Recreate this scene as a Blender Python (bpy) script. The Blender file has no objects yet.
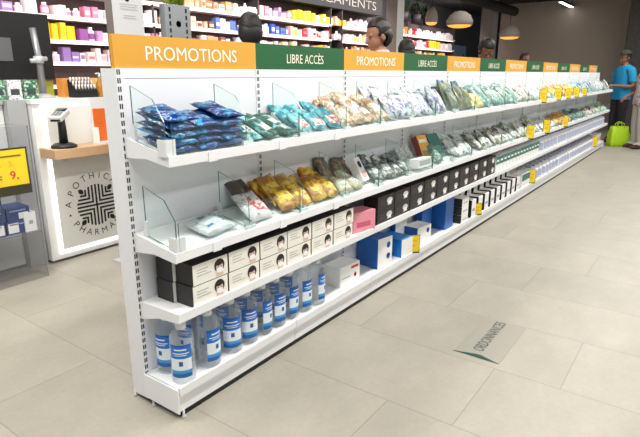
import bpy, bmesh, math, random
from mathutils import Vector, Matrix
random.seed(7)
SC = bpy.context.scene
COL = SC.collection
PI = math.pi

# ------------------------------------------------------------------ camera
F_PX = 531.3
yaw, pitch = math.radians(35.81), math.radians(15.24)
fwd = Vector((math.cos(yaw) * math.cos(pitch), math.sin(yaw) * math.cos(pitch), -math.sin(pitch)))
rgt = Vector((math.sin(yaw), -math.cos(yaw), 0))
upv = rgt.cross(fwd)
cam_d = bpy.data.cameras.new('camera')
cam = bpy.data.objects.new('camera', cam_d)
COL.objects.link(cam)
cam.matrix_world = Matrix(((rgt.x, upv.x, -fwd.x, -1.178), (rgt.y, upv.y, -fwd.y, -1.7305),
                           (rgt.z, upv.z, -fwd.z, 1.3493), (0, 0, 0, 1)))
cam_d.sensor_width = 36
cam_d.lens = F_PX / 640 * 36
cam_d.clip_start = 0.05
SC.camera = cam

# ------------------------------------------------------------------ light and exposure
SC.view_settings.view_transform = 'Standard'
SC.view_settings.look = 'None'
SC.view_settings.gamma = 1
SC.view_settings.use_curve_mapping = False
SC.view_settings.exposure = 0.45
SC.cycles.transparent_max_bounces = 40
SC.cycles.max_bounces = 10
world = bpy.data.worlds.new('world')
SC.world = world
world.use_nodes = True
world.node_tree.nodes['Background'].inputs[0].default_value = (0.93, 0.97, 1.0, 1)
world.node_tree.nodes['Background'].inputs[1].default_value = 0.33


def area(loc, rot, sx, sy, watts, col=(1, 0.97, 0.92)):
    l = bpy.data.lights.new('ceiling_or_fill_light', 'AREA')
    l.shape = 'RECTANGLE'
    l.size, l.size_y, l.energy, l.color = sx, sy, watts, col
    o = bpy.data.objects.new('ceiling_or_fill_light', l)
    COL.objects.link(o)
    o.location = loc
    o.rotation_euler = rot


area((4.5, -1.05, 3.12), (0, 0, 0), 13, 0.25, 270)      # strip row over the aisle
area((4.5, -3.6, 3.12), (0, 0, 0), 13, 0.25, 125)      # strip row further out on the shop floor
area((4.5, 1.5, 3.12), (0, 0, 0), 12, 0.25, 60)        # strip row between gondola and counter
area((7.0, 3.75, 2.95), (math.radians(48), 0, 0), 13, 0.12, 185, (1, 0.88, 0.86))   # wash light added near the ceiling to brighten the wall shelves
area((-0.6, 1.1, 3.12), (0, 0, 0), 2.6, 0.25, 75)      # added fill light, brightens the floor and front of the pharmacy counter


# ------------------------------------------------------------------ helpers
def lin(c):
    return tuple(((v / 255) / 12.92 if v <= 10 else (((v / 255) + 0.055) / 1.055) ** 2.4) for v in c)


def mat(name, rgb, rough=0.5, metal=0.0, spec=0.5, var=0.0, scale=40.0, emit=0.0, coat=0.0):
    m = bpy.data.materials.new(name)
    m.use_nodes = True
    nt = m.node_tree
    b = nt.nodes['Principled BSDF']
    c = lin(rgb) + (1,)
    b.inputs['Base Color'].default_value = c
    b.inputs['Roughness'].default_value = rough
    b.inputs['Metallic'].default_value = metal
    b.inputs['Specular IOR Level'].default_value = spec
    b.inputs['Coat Weight'].default_value = coat
    if emit:
        b.inputs['Emission Color'].default_value = c
        b.inputs['Emission Strength'].default_value = emit
    if var:
        tc = nt.nodes.new('ShaderNodeTexCoord')
        n = nt.nodes.new('ShaderNodeTexNoise')
        n.inputs['Scale'].default_value = scale
        n.inputs['Detail'].default_value = 4
        mr = nt.nodes.new('ShaderNodeMapRange')
        mr.inputs[3].default_value = 1 - var
        mr.inputs[4].default_value = 1 + var
        mx = nt.nodes.new('ShaderNodeVectorMath')
        mx.operation = 'SCALE'
        mx.inputs[0].default_value = c[:3]
        nt.links.new(tc.outputs['Object'], n.inputs['Vector'])
        nt.links.new(n.outputs['Fac'], mr.inputs[0])
        nt.links.new(mr.outputs[0], mx.inputs['Scale'])
        nt.links.new(mx.outputs[0], b.inputs['Base Color'])
    return m


def clear(name, rgb, opacity, rough=0.03, body=(235, 240, 240), rim=0.45):
    """A see-through film, sheet or bottle wall: transparent mixed with a glossy body."""
    m = bpy.data.materials.new(name)
    m.use_nodes = True
    nt = m.node_tree
    b = nt.nodes['Principled BSDF']
    b.inputs['Base Color'].default_value = lin(body) + (1,)
    b.inputs['Roughness'].default_value = rough
    t = nt.nodes.new('ShaderNodeBsdfTransparent')
    t.inputs[0].default_value = lin(rgb) + (1,)
    mx = nt.nodes.new('ShaderNodeMixShader')
    lw = nt.nodes.new('ShaderNodeLayerWeight')
    lw.inputs['Blend'].default_value = 0.25
    mr = nt.nodes.new('ShaderNodeMapRange')
    mr.inputs[3].default_value = opacity
    mr.inputs[4].default_value = min(1, opacity + rim)
    nt.links.new(lw.outputs['Facing'], mr.inputs[0])
    nt.links.new(mr.outputs[0], mx.inputs[0])
    nt.links.new(t.outputs[0], mx.inputs[1])
    nt.links.new(b.outputs[0], mx.inputs[2])
    nt.links.new(mx.outputs[0], nt.nodes['Material Output'].inputs[0])
    return m


class MB:
    def __init__(s):
        s.bm = bmesh.new()

    def _tag(s, geom, m, smooth=False):
        for f in geom:
            f.material_index = m
            f.smooth = smooth

    def box(s, x0, x1, y0, y1, z0, z1, m=0, M=None):
        P = [Vector((x, y, z)) for z in (z0, z1) for y in (y0, y1) for x in (x0, x1)]
        if M is not None:
            P = [M @ p for p in P]
        v = [s.bm.verts.new(p) for p in P]
        F = [(0, 2, 3, 1), (4, 5, 7, 6), (0, 1, 5, 4), (2, 6, 7, 3), (0, 4, 6, 2), (1, 3, 7, 5)]
        fs = [s.bm.faces.new([v[i] for i in f]) for f in F]   # bottom, top, front(-y), back, left(-x), right
        if isinstance(m, (list, tuple)):
            for f, k in zip(fs, m):
                f.material_index = k
        else:
            s._tag(fs, m)
        return fs

    def prism(s, poly, axis, a, b, m=0, side=None):
        """poly in the two other axes (x: (y,z), y: (x,z), z: (x,y)), pulled from a to b."""
        def P(p, t):
            return {'x': (t, p[0], p[1]), 'y': (p[0], t, p[1]), 'z': (p[0], p[1], t)}[axis]
        A = [s.bm.verts.new(P(p, a)) for p in poly]
        B = [s.bm.verts.new(P(p, b)) for p in poly]
        n = len(poly)
        f1 = [s.bm.faces.new(A), s.bm.faces.new(B[::-1])]
        s._tag(f1, m)
        f2 = [s.bm.faces.new((A[i], B[i], B[(i + 1) % n], A[(i + 1) % n])) for i in range(n)]
        s._tag(f2, m if side is None else side)

    def lathe(s, prof, c=(0, 0, 0), n=20, m=0, a0=0, a1=2 * PI, smooth=True, sx=1, sy=1):
        full = abs(a1 - a0 - 2 * PI) < 1e-6
        k = n if full else n + 1
        rings = []
        for r, z in prof:
            rings.append([s.bm.verts.new((c[0] + sx * r * math.cos(a0 + (a1 - a0) * i / n), c[1] + sy * r * math.sin(a0 + (a1 - a0) * i / n), c[2] + z)) for i in range(k)])
        for j in range(len(prof) - 1):
            mm = m[j] if isinstance(m, (list, tuple)) else m
            fs = []
            for i in range(n):
                i2 = (i + 1) % k
                fs.append(s.bm.faces.new((rings[j][i], rings[j][i2], rings[j + 1][i2], rings[j + 1][i])))
            s._tag(fs, mm, smooth)
        if full:
            for ring, rr, fl, mm in ((rings[0], prof[0][0], True, 0), (rings[-1], prof[-1][0], False, -1)):
                if rr > 1e-5:
                    f = s.bm.faces.new(ring[::-1] if fl else ring)
                    f.material_index = (m[mm] if isinstance(m, (list, tuple)) else m)

    def tube(s, pts, r, n=10, m=0):
        pts = [Vector(p) for p in pts]
        rr = r if isinstance(r, (list, tuple)) else [r] * len(pts)
        rings = []
        for i, p in enumerate(pts):
            d = (pts[min(i + 1, len(pts) - 1)] - pts[max(i - 1, 0)]).normalized()
            a = d.orthogonal().normalized()
            if rings and abs(d.dot(s._last)) > 0:
                a = (s._a - d * d.dot(s._a)).normalized()
            s._a, s._last = a, d
            b = d.cross(a)
            rings.append([s.bm.verts.new(p + rr[i] * (a * math.cos(2 * PI * k / n) + b * math.sin(2 * PI * k / n))) for k in range(n)])
        fs = []
        for j in range(len(pts) - 1):
            for i in range(n):
                fs.append(s.bm.faces.new((rings[j][i], rings[j][(i + 1) % n], rings[j + 1][(i + 1) % n], rings[j + 1][i])))
        fs.append(s.bm.faces.new(rings[0][::-1]))
        fs.append(s.bm.faces.new(rings[-1]))
        s._tag(fs, m, True)

    def ball(s, c, r, m=0, n=16, M=None):
        r = (r, r, r) if isinstance(r, (int, float)) else r
        T = Matrix.Translation(Vector(c)) @ (M or Matrix()) @ Matrix.Diagonal((r[0], r[1], r[2], 1))
        g = bmesh.ops.create_uvsphere(s.bm, u_segments=n, v_segments=max(8, n // 2 + 2), radius=1, matrix=T)
        fs = set()
        for v in g['verts']:
            fs.update(v.link_faces)
        s._tag(fs, m, True)

    def bevel(s, w, seg=2):
        bmesh.ops.bevel(s.bm, geom=s.bm.edges[:], offset=w, segments=seg, affect='EDGES', profile=0.5, clamp_overlap=True)

    def mesh(s, name, mats, recalc=True):
        if recalc:
            bmesh.ops.recalc_face_normals(s.bm, faces=s.bm.faces[:])
        me = bpy.data.meshes.new(name)
        s.bm.to_mesh(me)
        s.bm.free()
        for m in (mats if isinstance(mats, (list, tuple)) else [mats]):
            me.materials.append(m)
        return me

    def build(s, name, mats, parent=None, loc=None, recalc=True):
        return link(name, s.mesh(name, mats, recalc), parent, loc)


def link(name, me, parent=None, loc=None, rot=None):
    o = bpy.data.objects.new(name, me)
    COL.objects.link(o)
    if parent:
        o.parent = parent
    if loc is not None:
        o.location = loc
    if rot is not None:
        o.rotation_euler = rot
    return o


def tag(o, label, cat, group=None, kind=None):
    o['label'] = label
    o['category'] = cat
    if group:
        o['group'] = group
    if kind:
        o['kind'] = kind
    return o


def struct(o, label, cat):
    o['kind'] = 'structure'
    o['label'] = label
    o['category'] = cat
    return o


def thing(name, label, cat, loc=(0, 0, 0), rz=0, group=None):
    o = link(name, None, None, loc, (0, 0, rz))
    return tag(o, label, cat, group)


ONES = ['', 'first', 'second', 'third', 'fourth', 'fifth', 'sixth', 'seventh', 'eighth', 'ninth', 'tenth', 'eleventh', 'twelfth', 'thirteenth',
        'fourteenth', 'fifteenth', 'sixteenth', 'seventeenth', 'eighteenth', 'nineteenth']
TENS = {2: 'twent', 3: 'thirt', 4: 'fort', 5: 'fift', 6: 'sixt', 7: 'sevent', 8: 'eight', 9: 'ninet'}


def nth(n):
    if n < 20:
        return ONES[n]
    if n % 10 == 0:
        return TENS[n // 10] + 'ieth'
    return TENS[n // 10] + 'y-' + ONES[n % 10]


_txt = {}


def text_mesh(s, w, h, material, bold=0.0, flat='xz', depth=0.0008):
    """Lettering as a mesh, its box w by h centred on the origin, standing in the xz plane (facing -y) or lying in xy."""
    cu = bpy.data.curves.new('lettering', 'FONT')
    cu.body = s
    cu.size = 1
    cu.offset = bold
    cu.resolution_u = 3
    o = bpy.data.objects.new('lettering', cu)
    COL.objects.link(o)
    dg = bpy.context.evaluated_depsgraph_get()
    me = bpy.data.meshes.new_from_object(o.evaluated_get(dg))
    bpy.data.objects.remove(o)
    xs = [v.co.x for v in me.vertices]
    ys = [v.co.y for v in me.vertices]
    cx, cy = (min(xs) + max(xs)) / 2, (min(ys) + max(ys)) / 2
    kx, ky = w / (max(xs) - min(xs)), h / (max(ys) - min(ys))
    for v in me.vertices:
        x, y = (v.co.x - cx) * kx, (v.co.y - cy) * ky
        v.co = (x, 0, y) if flat == 'xz' else (x, y, 0)
    me.materials.clear()
    me.materials.append(material)
    return me


def letter(c, h, material, bold=0.02):
    key = (c, h)
    cu = bpy.data.curves.new('lettering', 'FONT')
    cu.body = c
    cu.size = h * 1.38
    cu.offset = bold * h
    cu.align_x = 'CENTER'
    o = bpy.data.objects.new('lettering', cu)
    COL.objects.link(o)
    me = bpy.data.meshes.new_from_object(o.evaluated_get(bpy.context.evaluated_depsgraph_get()))
    bpy.data.objects.remove(o)
    return me


# ------------------------------------------------------------------ materials
WHITE = mat('white_powder_coat', (236, 237, 238), 0.42)
PANELW = mat('white_back_panel', (232, 234, 238), 0.5)
GREYMETAL = mat('grey_metal', (196, 198, 200), 0.45, 0.2)
DARKGREY = mat('dark_grey', (40, 41, 44), 0.6)
BLACK = mat('black', (18, 18, 20), 0.5)
YELLOW = mat('amber_sign', (216, 158, 56), 0.5)
GREEN = mat('green_sign', (30, 92, 50), 0.45)
CREAM = mat('cream_lettering', (252, 244, 224), 0.5)
TAGY = mat('yellow_tag', (232, 206, 36), 0.45)
INK = mat('black_ink', (28, 28, 30), 0.6)
GLASS = clear('divider_glass', (251, 255, 254), 0.012, 0.02, (225, 240, 238), 0.09)
GLASSEDGE = clear('glass_edge', (120, 160, 150), 0.75, 0.1, (70, 108, 104))
ACRYL = clear('acrylic_sheet', (250, 250, 251), 0.03, 0.1, (190, 193, 196), 0.12)
ACRYLEDGE = mat('acrylic_edge', (120, 122, 126), 0.2)
WOOD = mat('light_oak', (196, 160, 122), 0.5, var=0.18, scale=9)
LED = mat('led_strip', (255, 252, 246), 0.5, emit=4.0)
LEDW = mat('shelf_led', (255, 226, 220), 0.5, emit=2.4)
SKIN = mat('skin', (160, 112, 88), 0.55, var=0.05)
SKIN2 = mat('tan_skin', (124, 82, 62), 0.55, var=0.05)
HAIRB = mat('black_hair', (20, 17, 17), 0.55, var=0.3, scale=60)
HAIRD = mat('dark_brown_hair', (36, 25, 20), 0.5, var=0.3, scale=60)


def slot_material():
    m = mat('slotted_metal', (232, 233, 236), 0.4)
    nt = m.node_tree
    L = nt.links
    tc = nt.nodes.new('ShaderNodeTexCoord')
    sp = nt.nodes.new('ShaderNodeSeparateXYZ')
    L.new(tc.outputs['Object'], sp.inputs[0])

    def mth(op, a, b=None):
        n = nt.nodes.new('ShaderNodeMath')
        n.operation = op
        for i, v in enumerate((a, b)):
            if v is None:
                continue
            if isinstance(v, (int, float)):
                n.inputs[i].default_value = v
            else:
                L.new(v, n.inputs[i])
        return n.outputs[0]
    ax = mth('ABSOLUTE', sp.outputs['X'])
    inx = mth('LESS_THAN', mth('ABSOLUTE', mth('SUBTRACT', ax, 0.0042)), 0.0030)
    zz = mth('MODULO', mth('ADD', sp.outputs['Z'], 10.0), 0.0305)
    inz = mth('LESS_THAN', zz, 0.0190)
    fac = mth('MULTIPLY', inx, inz)
    fac = mth('MULTIPLY', fac, mth('LESS_THAN', sp.outputs['Y'], 0.001))
    mx = nt.nodes.new('ShaderNodeMix')
    mx.data_type = 'RGBA'
    L.new(fac, mx.inputs[0])
    mx.inputs[6].default_value = lin((232, 233, 236)) + (1,)
    mx.inputs[7].default_value = lin((26, 27, 30)) + (1,)
    L.new(mx.outputs[2], nt.nodes['Principled BSDF'].inputs['Base Color'])
    return m


SLOT = slot_material()


def floor_material():
    m = bpy.data.materials.new('beige_stone_tile')
    m.use_nodes = True
    nt = m.node_tree
    L = nt.links
    b = nt.nodes['Principled BSDF']
    tc = nt.nodes.new('ShaderNodeTexCoord')
    sp = nt.nodes.new('ShaderNodeSeparateXYZ')
    L.new(tc.outputs['Object'], sp.inputs[0])

    def mth(op, a, b_=None):
        n = nt.nodes.new('ShaderNodeMath')
        n.operation = op
        for i, v in enumerate((a, b_)):
            if v is None:
                continue
            if isinstance(v, (int, float)):
                n.inputs[i].default_value = v
            else:
                L.new(v, n.inputs[i])
        return n.outputs[0]
    u = mth('DIVIDE', mth('SUBTRACT', sp.outputs['X'], 0.085), 0.521)
    col = mth('FLOOR', u)
    fu = mth('SUBTRACT', u, col)
    # rows are shifted from one column of tiles to the next
    v = mth('DIVIDE', mth('SUBTRACT', sp.outputs['Y'], mth('ADD', -0.80, mth('MULTIPLY', col, -0.29))), 1.04)
    row = mth('FLOOR', v)
    fv = mth('SUBTRACT', v, row)
    eu = mth('MULTIPLY', mth('MINIMUM', fu, mth('SUBTRACT', 1.0, fu)), 0.521)
    ev = mth('MULTIPLY', mth('MINIMUM', fv, mth('SUBTRACT', 1.0, fv)), 1.04)
    e = mth('MINIMUM', eu, ev)
    joint = nt.nodes.new('ShaderNodeMapRange')
    joint.inputs[1].default_value = 0.0012
    joint.inputs[2].default_value = 0.0034
    joint.inputs[3].default_value = 1
    joint.inputs[4].default_value = 0
    L.new(e, joint.inputs[0])
    cx = nt.nodes.new('ShaderNodeCombineXYZ')
    L.new(col, cx.inputs[0])
    L.new(row, cx.inputs[1])
    wn = nt.nodes.new('ShaderNodeTexWhiteNoise')
    L.new(cx.outputs[0], wn.inputs['Vector'])
    n1 = nt.nodes.new('ShaderNodeTexNoise')
    n1.inputs['Scale'].default_value = 2.2
    n1.inputs['Detail'].default_value = 8
    n1.inputs['Roughness'].default_value = 0.65
    mp = nt.nodes.new('ShaderNodeMapping')
    mp.inputs['Scale'].default_value = (1, 1.6, 1)
    off = nt.nodes.new('ShaderNodeVectorMath')
    off.operation = 'ADD'
    L.new(tc.outputs['Object'], off.inputs[0])
    L.new(wn.outputs['Color'], off.inputs[1])
    L.new(off.outputs[0], mp.inputs[0])
    L.new(mp.outputs[0], n1.inputs['Vector'])
    n2 = nt.nodes.new('ShaderNodeTexNoise')
    n2.inputs['Scale'].default_value = 45
    n2.inputs['Detail'].default_value = 5
    L.new(tc.outputs['Object'], n2.inputs['Vector'])
    f = mth('ADD', mth('MULTIPLY', n1.outputs['Fac'], 0.75), mth('MULTIPLY', n2.outputs['Fac'], 0.25))
    f = mth('ADD', f, mth('MULTIPLY', mth('SUBTRACT', wn.outputs['Value'], 0.5), 0.10))
    cr = nt.nodes.new('ShaderNodeValToRGB')
    cr.color_ramp.elements[0].position = 0.3
    cr.color_ramp.elements[0].color = lin((148, 143, 131)) + (1,)
    cr.color_ramp.elements[1].position = 0.7
    cr.color_ramp.elements[1].color = lin((167, 162, 149)) + (1,)
    L.new(f, cr.inputs[0])
    mx = nt.nodes.new('ShaderNodeMix')
    mx.data_type = 'RGBA'
    L.new(mth('MULTIPLY', joint.outputs[0], 0.55), mx.inputs[0])
    L.new(cr.outputs[0], mx.inputs[6])
    mx.inputs[7].default_value = lin((112, 107, 96)) + (1,)
    L.new(mx.outputs[2], b.inputs['Base Color'])
    b.inputs['Roughness'].default_value = 0.48
    b.inputs['Specular IOR Level'].default_value = 0.4
    return m


# ------------------------------------------------------------------ room
b = MB()
b.box(-5, 20, -6, 5.2, -0.1, 0)
struct(b.build('floor', floor_material()), 'beige stone tile floor', 'floor')
CEILM = mat('black_ceiling', (24, 24, 26), 0.9)
b = MB()
b.box(-5, 20, -6, 5.2, 3.2, 3.3)
struct(b.build('ceiling', CEILM), 'black painted ceiling', 'ceiling')
DARKWALL = mat('charcoal_wall', (44, 42, 43), 0.8, var=0.12, scale=2)
b = MB()
b.box(-5, 20, 5.0, 5.15, 0, 3.2)
struct(b.build('wall_back', DARKWALL), 'dark charcoal wall behind the medicine shelves', 'wall')
WALLB = mat('grey_beige_plaster', (168, 157, 145), 0.85, var=0.05, scale=1.5)
b = MB()
b.box(14.6, 14.75, -6, 3.42, 0, 3.2)
struct(b.build('wall_far', WALLB), 'plain grey beige wall at the far end of the shop', 'wall')
b = MB()
b.box(14.58, 14.6, -6, 3.42, 0, 0.1)
struct(b.build('baseboard_far', mat('grey_skirting', (150, 146, 140), 0.6)), 'pale skirting along the far wall', 'skirting')
b = MB()
b.box(19.8, 19.95, 3.42, 5.0, 0, 3.2)
struct(b.build('wall_recess', DARKWALL), 'dark wall deep in the recess beyond the shelves', 'wall')
# columns
b = MB()
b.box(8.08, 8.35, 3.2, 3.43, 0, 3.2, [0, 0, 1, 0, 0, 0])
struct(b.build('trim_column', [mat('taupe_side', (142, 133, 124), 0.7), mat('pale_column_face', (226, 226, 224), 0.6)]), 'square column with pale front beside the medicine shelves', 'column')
b = MB()
b.box(13.0, 13.42, 3.1, 3.4, 0, 3.2, [0, 0, 1, 0, 0, 0])
struct(b.build('trim_pillar', [mat('grey_side', (118, 113, 108), 0.7), mat('grey_face', (160, 156, 152), 0.7)]), 'grey pillar at the corner of the far wall', 'column')
b = MB()
b.box(13.0, 13.5, -0.7, 0.05, 0, 3.2)
b.bevel(0.02, 1)
struct(b.build('trim_dark_pillar', mat('dark_mottled_stone', (66, 62, 62), 0.7, var=0.6, scale=14)), 'dark mottled pillar near the far wall behind the customers', 'column')

# ceiling fixtures: each a slim housing with a lit diffuser
HOUS = mat('fixture_housing', (30, 30, 32), 0.6)


def strip_light(x0, x1, y, z, label):
    t = thing('strip_light', label, 'ceiling light', ((x0 + x1) / 2, y, z), 0, 'linear ceiling lights')
    h = (x1 - x0) / 2
    k = MB()
    k.box(-h, h, -0.045, 0.045, 0.012, 0.06)
    k.build('housing', HOUS, t)
    k = MB()
    k.box(-h + 0.01, h - 0.01, -0.038, 0.038, 0, 0.012)
    k.build('diffuser', LED, t)
    for s in (-0.7, 0.7):
        k = MB()
        k.tube([(s * h, 0, 0.06), (s * h, 0, 3.2 - z)], 0.004, 6)
        k.build('hanger', HOUS, t)


strip_light(13.25, 15.05 - 0.5, 1.58, 3.0, 'lit white linear ceiling light in front of the far wall')

# dark ceiling duct seen over the far wall
b = MB()
b.tube([(10, 3.0, 2.98), (14.4, 3.0, 2.98)], 0.12, 14)
tag(b.build('ceiling_duct', mat('black_duct', (34, 34, 36), 0.6)), 'black round duct under the ceiling before the far wall', 'duct')

# ------------------------------------------------------------------ gondola
BAY = 0.75
NB = 13
XE = NB * BAY + 0.30
gond = thing('shelving_unit', 'long white metal gondola shelving unit with four levels of goods on the tiled floor', 'shelving')
ZT1F, ZT1B, ZT2F, ZT2B, ZT3, ZB, ZTOP, ZSIGN = 1.063, 1.12, 0.704, 0.748, 0.46, 0.137, 1.369, 1.487
xs_up = [i * BAY for i in range(NB + 1)] + [XE]
SLOTS = []
for i, x in enumerate(xs_up):
    w0, w1 = (-0.004, 0.03) if i == 0 else (-0.012, 0.012)
    cxx = 0.006 if i == 0 else 0.0
    k = MB()
    k.box(w0 - cxx, w1 - cxx, 0, 0.093, 0.02, ZTOP)
    k.build('upright', SLOT, gond, (x + cxx, 0.02, 0))
for i in range(len(xs_up) - 1):
    x0, x1 = xs_up[i] + (0.03 if i == 0 else 0.012), xs_up[i + 1] - 0.012
    k = MB()
    k.box(x0, x1, 0.026, 0.045, 0.1, ZTOP - 0.038)
    k.box(x0, x1, 0.026, 0.045, ZTOP - 0.036, ZTOP)
    k.box(x0, x1, 0.036, 0.045, ZTOP - 0.038, ZTOP - 0.036)
    k.build('back_panel', PANELW, gond)
    x0, x1 = xs_up[i] + 0.002, xs_up[i + 1] - 0.002
    # base deck with front lip and kick panel
    k = MB()
    D = 0.1946
    k.prism([(0.02, ZB), (-D + 0.012, ZB), (-D + 0.012, ZB + 0.006), (-D, ZB + 0.006), (-D, ZB - 0.03), (-D + 0.01, ZB - 0.03), (-D + 0.01, ZB - 0.016), (0.02, ZB - 0.016)], 'x', x0, x1)
    k.build('base_deck', WHITE, gond)
    k = MB()
    k.box(x0, x1, -D + 0.014, -D + 0.024, 0.03, ZB - 0.018)
    k.build('kick_panel', WHITE, gond)
    for zf, zb, D2 in ((ZT1F, ZT1B, 0.229), (ZT2F, ZT2B, 0.225), (ZT3, ZT3, 0.217)):
        k = MB()
        a, c = xs_up[i] + (0.008 if i == 0 else 0.001), xs_up[i + 1] - 0.001
        k.prism([(0.02, zb), (-D2 + 0.012, zf), (-D2 + 0.012, zf + 0.006), (-D2, zf + 0.006), (-D2, zf - 0.030), (-D2 + 0.012, zf - 0.030), (-D2 + 0.012, zf - 0.016), (0.02, zb - 0.016)], 'x', a, c)
        k.build('shelf', WHITE, gond)
for i, x in enumerate(xs_up):
    for zf, zb, D2 in ((ZT1F, ZT1B, 0.229), (ZT2F, ZT2B, 0.225), (ZT3, ZT3, 0.217)):
        a = x + (0.004 if i == 0 else -0.0015 if i < len(xs_up) - 1 else 0.0)
        k = MB()
        k.prism([(0.019, zb + 0.003), (-D2 - 0.001, zf + 0.008), (-D2 - 0.001, zf - 0.031), (-0.1, (zf + zb) / 2 - 0.04), (0.019, zb - 0.075)], 'x', a, a + 0.004)
        k.build('shelf_bracket', WHITE, gond)
for x, s in ((0.0, 1), (XE, -1)):
    k = MB()
    D = 0.1946
    k.box(min(x, x + s * 0.006) - 0.010 * s, max(x, x + s * 0.006) - 0.010 * s, -D + 0.001, 0.021, 0.03, ZB + 0.001)
    k.build('base_end_panel', WHITE, gond)
k = MB()
k.box(0.012, XE - 0.012, -0.172, 0.1, 0.0, 0.034)
k.build('gap_shade_block', BLACK, gond)  # black block added as the shade in the gap under the base
bm0 = MB()
bm0.lathe([(0.009, 0), (0.009, 0.006), (0.005, 0.008), (0.005, 0.032)], (0, 0, 0), 8)
footm = bm0.mesh('foot', [GREYMETAL])
for x in [0.03] + xs_up[1:-1] + [XE - 0.04]:
    for y in (-0.183, -0.02, 0.105):
        if 0.1 < x < XE - 0.1:
            continue
        link('foot', footm, gond, (x if x > 0.1 else -0.003 if y > -0.1 else 0.02, y, 0))

# header signs
SIGN_P = text_mesh('PROMOTIONS', 0.485, 0.052, CREAM, 0.0)
SIGN_L = text_mesh('LIBRE ACCÈS', 0.315, 0.056, CREAM, -0.004)
for i in range(14):
    x0 = i * BAY + (0.0 if i == 0 else 0.001)
    x1 = (i + 1) * BAY - 0.001 if i < 13 else XE
    yel = i % 2 == 0
    k = MB()
    k.box(x0, x1, 0.03, 0.048, ZTOP, ZSIGN)
    kind = ('amber PROMOTIONS' if yel else 'green LIBRE ACCES') if i < 13 else 'short green'
    o = k.build('header_sign', YELLOW if yel else GREEN)
    tag(o, f'{kind} header sign above the gondola, {nth(i + 1)} from the near end', 'sign', 'header signs along the gondola top')
    if i < 13:
        link('lettering', SIGN_P if yel else SIGN_L, o, ((x0 + x1) / 2 + (0.005 if yel else 0.01), 0.0288, (ZTOP + ZSIGN) / 2 - (0.004 if yel else 0)))

# ------------------------------------------------------------------ glass on the two upper tiers
TIERS = {1: ('top', ZT1F, ZT1B, 0.229), 2: ('second', ZT2F, ZT2B, 0.225)}


def surf(t, y):
    _, zf, zb, D = TIERS[t]
    return zb + (zb - zf) / (D + 0.02) * (y - 0.02)


for t in (1, 2):
    nm, zf, zb, D = TIERS[t]
    k = MB()
    s0 = lambda y: surf(t, y)
    k.prism([(-0.03, s0(-0.03) + 0.004), (-0.03, s0(-0.03) + 0.20), (-0.15, s0(-0.15) + 0.182), (-0.205, s0(-0.205) + 0.12), (-0.205, s0(-0.205) + 0.004)], 'x', -0.0025, 0.0025, 0, 1)
    dv = k.mesh('glass_divider', [GLASS, GLASSEDGE])
    k = MB()
    k.box(-0.028, 0.028, -0.218, -0.2065, s0(-0.2) + 0.002, s0(-0.2) + 0.016)
    k.box(0.003, 0.006, -0.218, -0.17, s0(-0.2) + 0.002, s0(-0.2) + 0.03)
    hold = k.mesh('holder', mat('pale_clip', (222, 224, 224), 0.4))
    k = MB()
    k.box(-0.006, 0.006, -0.04, -0.02, s0(-0.02) + 0.001, s0(-0.02) + 0.06)
    hold2 = k.mesh('holder', hold.materials[0])
    k = MB()
    k.box(-0.014, 0.03, -0.2215, -0.218, s0(-0.2) - 0.004, s0(-0.2) + 0.058)
    k.box(-0.017, -0.013, -0.2215, -0.18, s0(-0.2) - 0.002, s0(-0.2) + 0.058)
    hold3 = k.mesh('holder', hold.materials[0])
    X = 0.014 if t == 1 else 0.03
    n = 0
    while X < XE:
        n += 1
        o = link('glass_divider', dv, None, (X, 0, 0))
        tag(o, f'clear glass divider on the {nm} shelf, {nth(n)} from the near end', 'glass divider', f'glass dividers on the {nm} shelf')
        link('holder', hold3 if n == 1 else hold, o)
        link('holder', hold2, o)
        X += 0.375 if X < 3.1 else 0.75
        if n == 1:
            X = 0.42
    for i in range(len(xs_up) - 1):
        k = MB()
        k.box(xs_up[i] + (0.03 if i == 0 else 0.004), xs_up[i + 1] - 0.004, -0.2225, -0.2185, zf + 0.0035, zf + 0.118, [1, 1, 0, 0, 1, 1])
        o = k.build('glass_riser', [GLASS, GLASSEDGE])
        tag(o, f'low clear glass front strip along the {nm} shelf, {nth(i + 1)} bay from the near end', 'glass strip', f'glass front strips of the {nm} shelf')

# ------------------------------------------------------------------ pouches and packets


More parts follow.
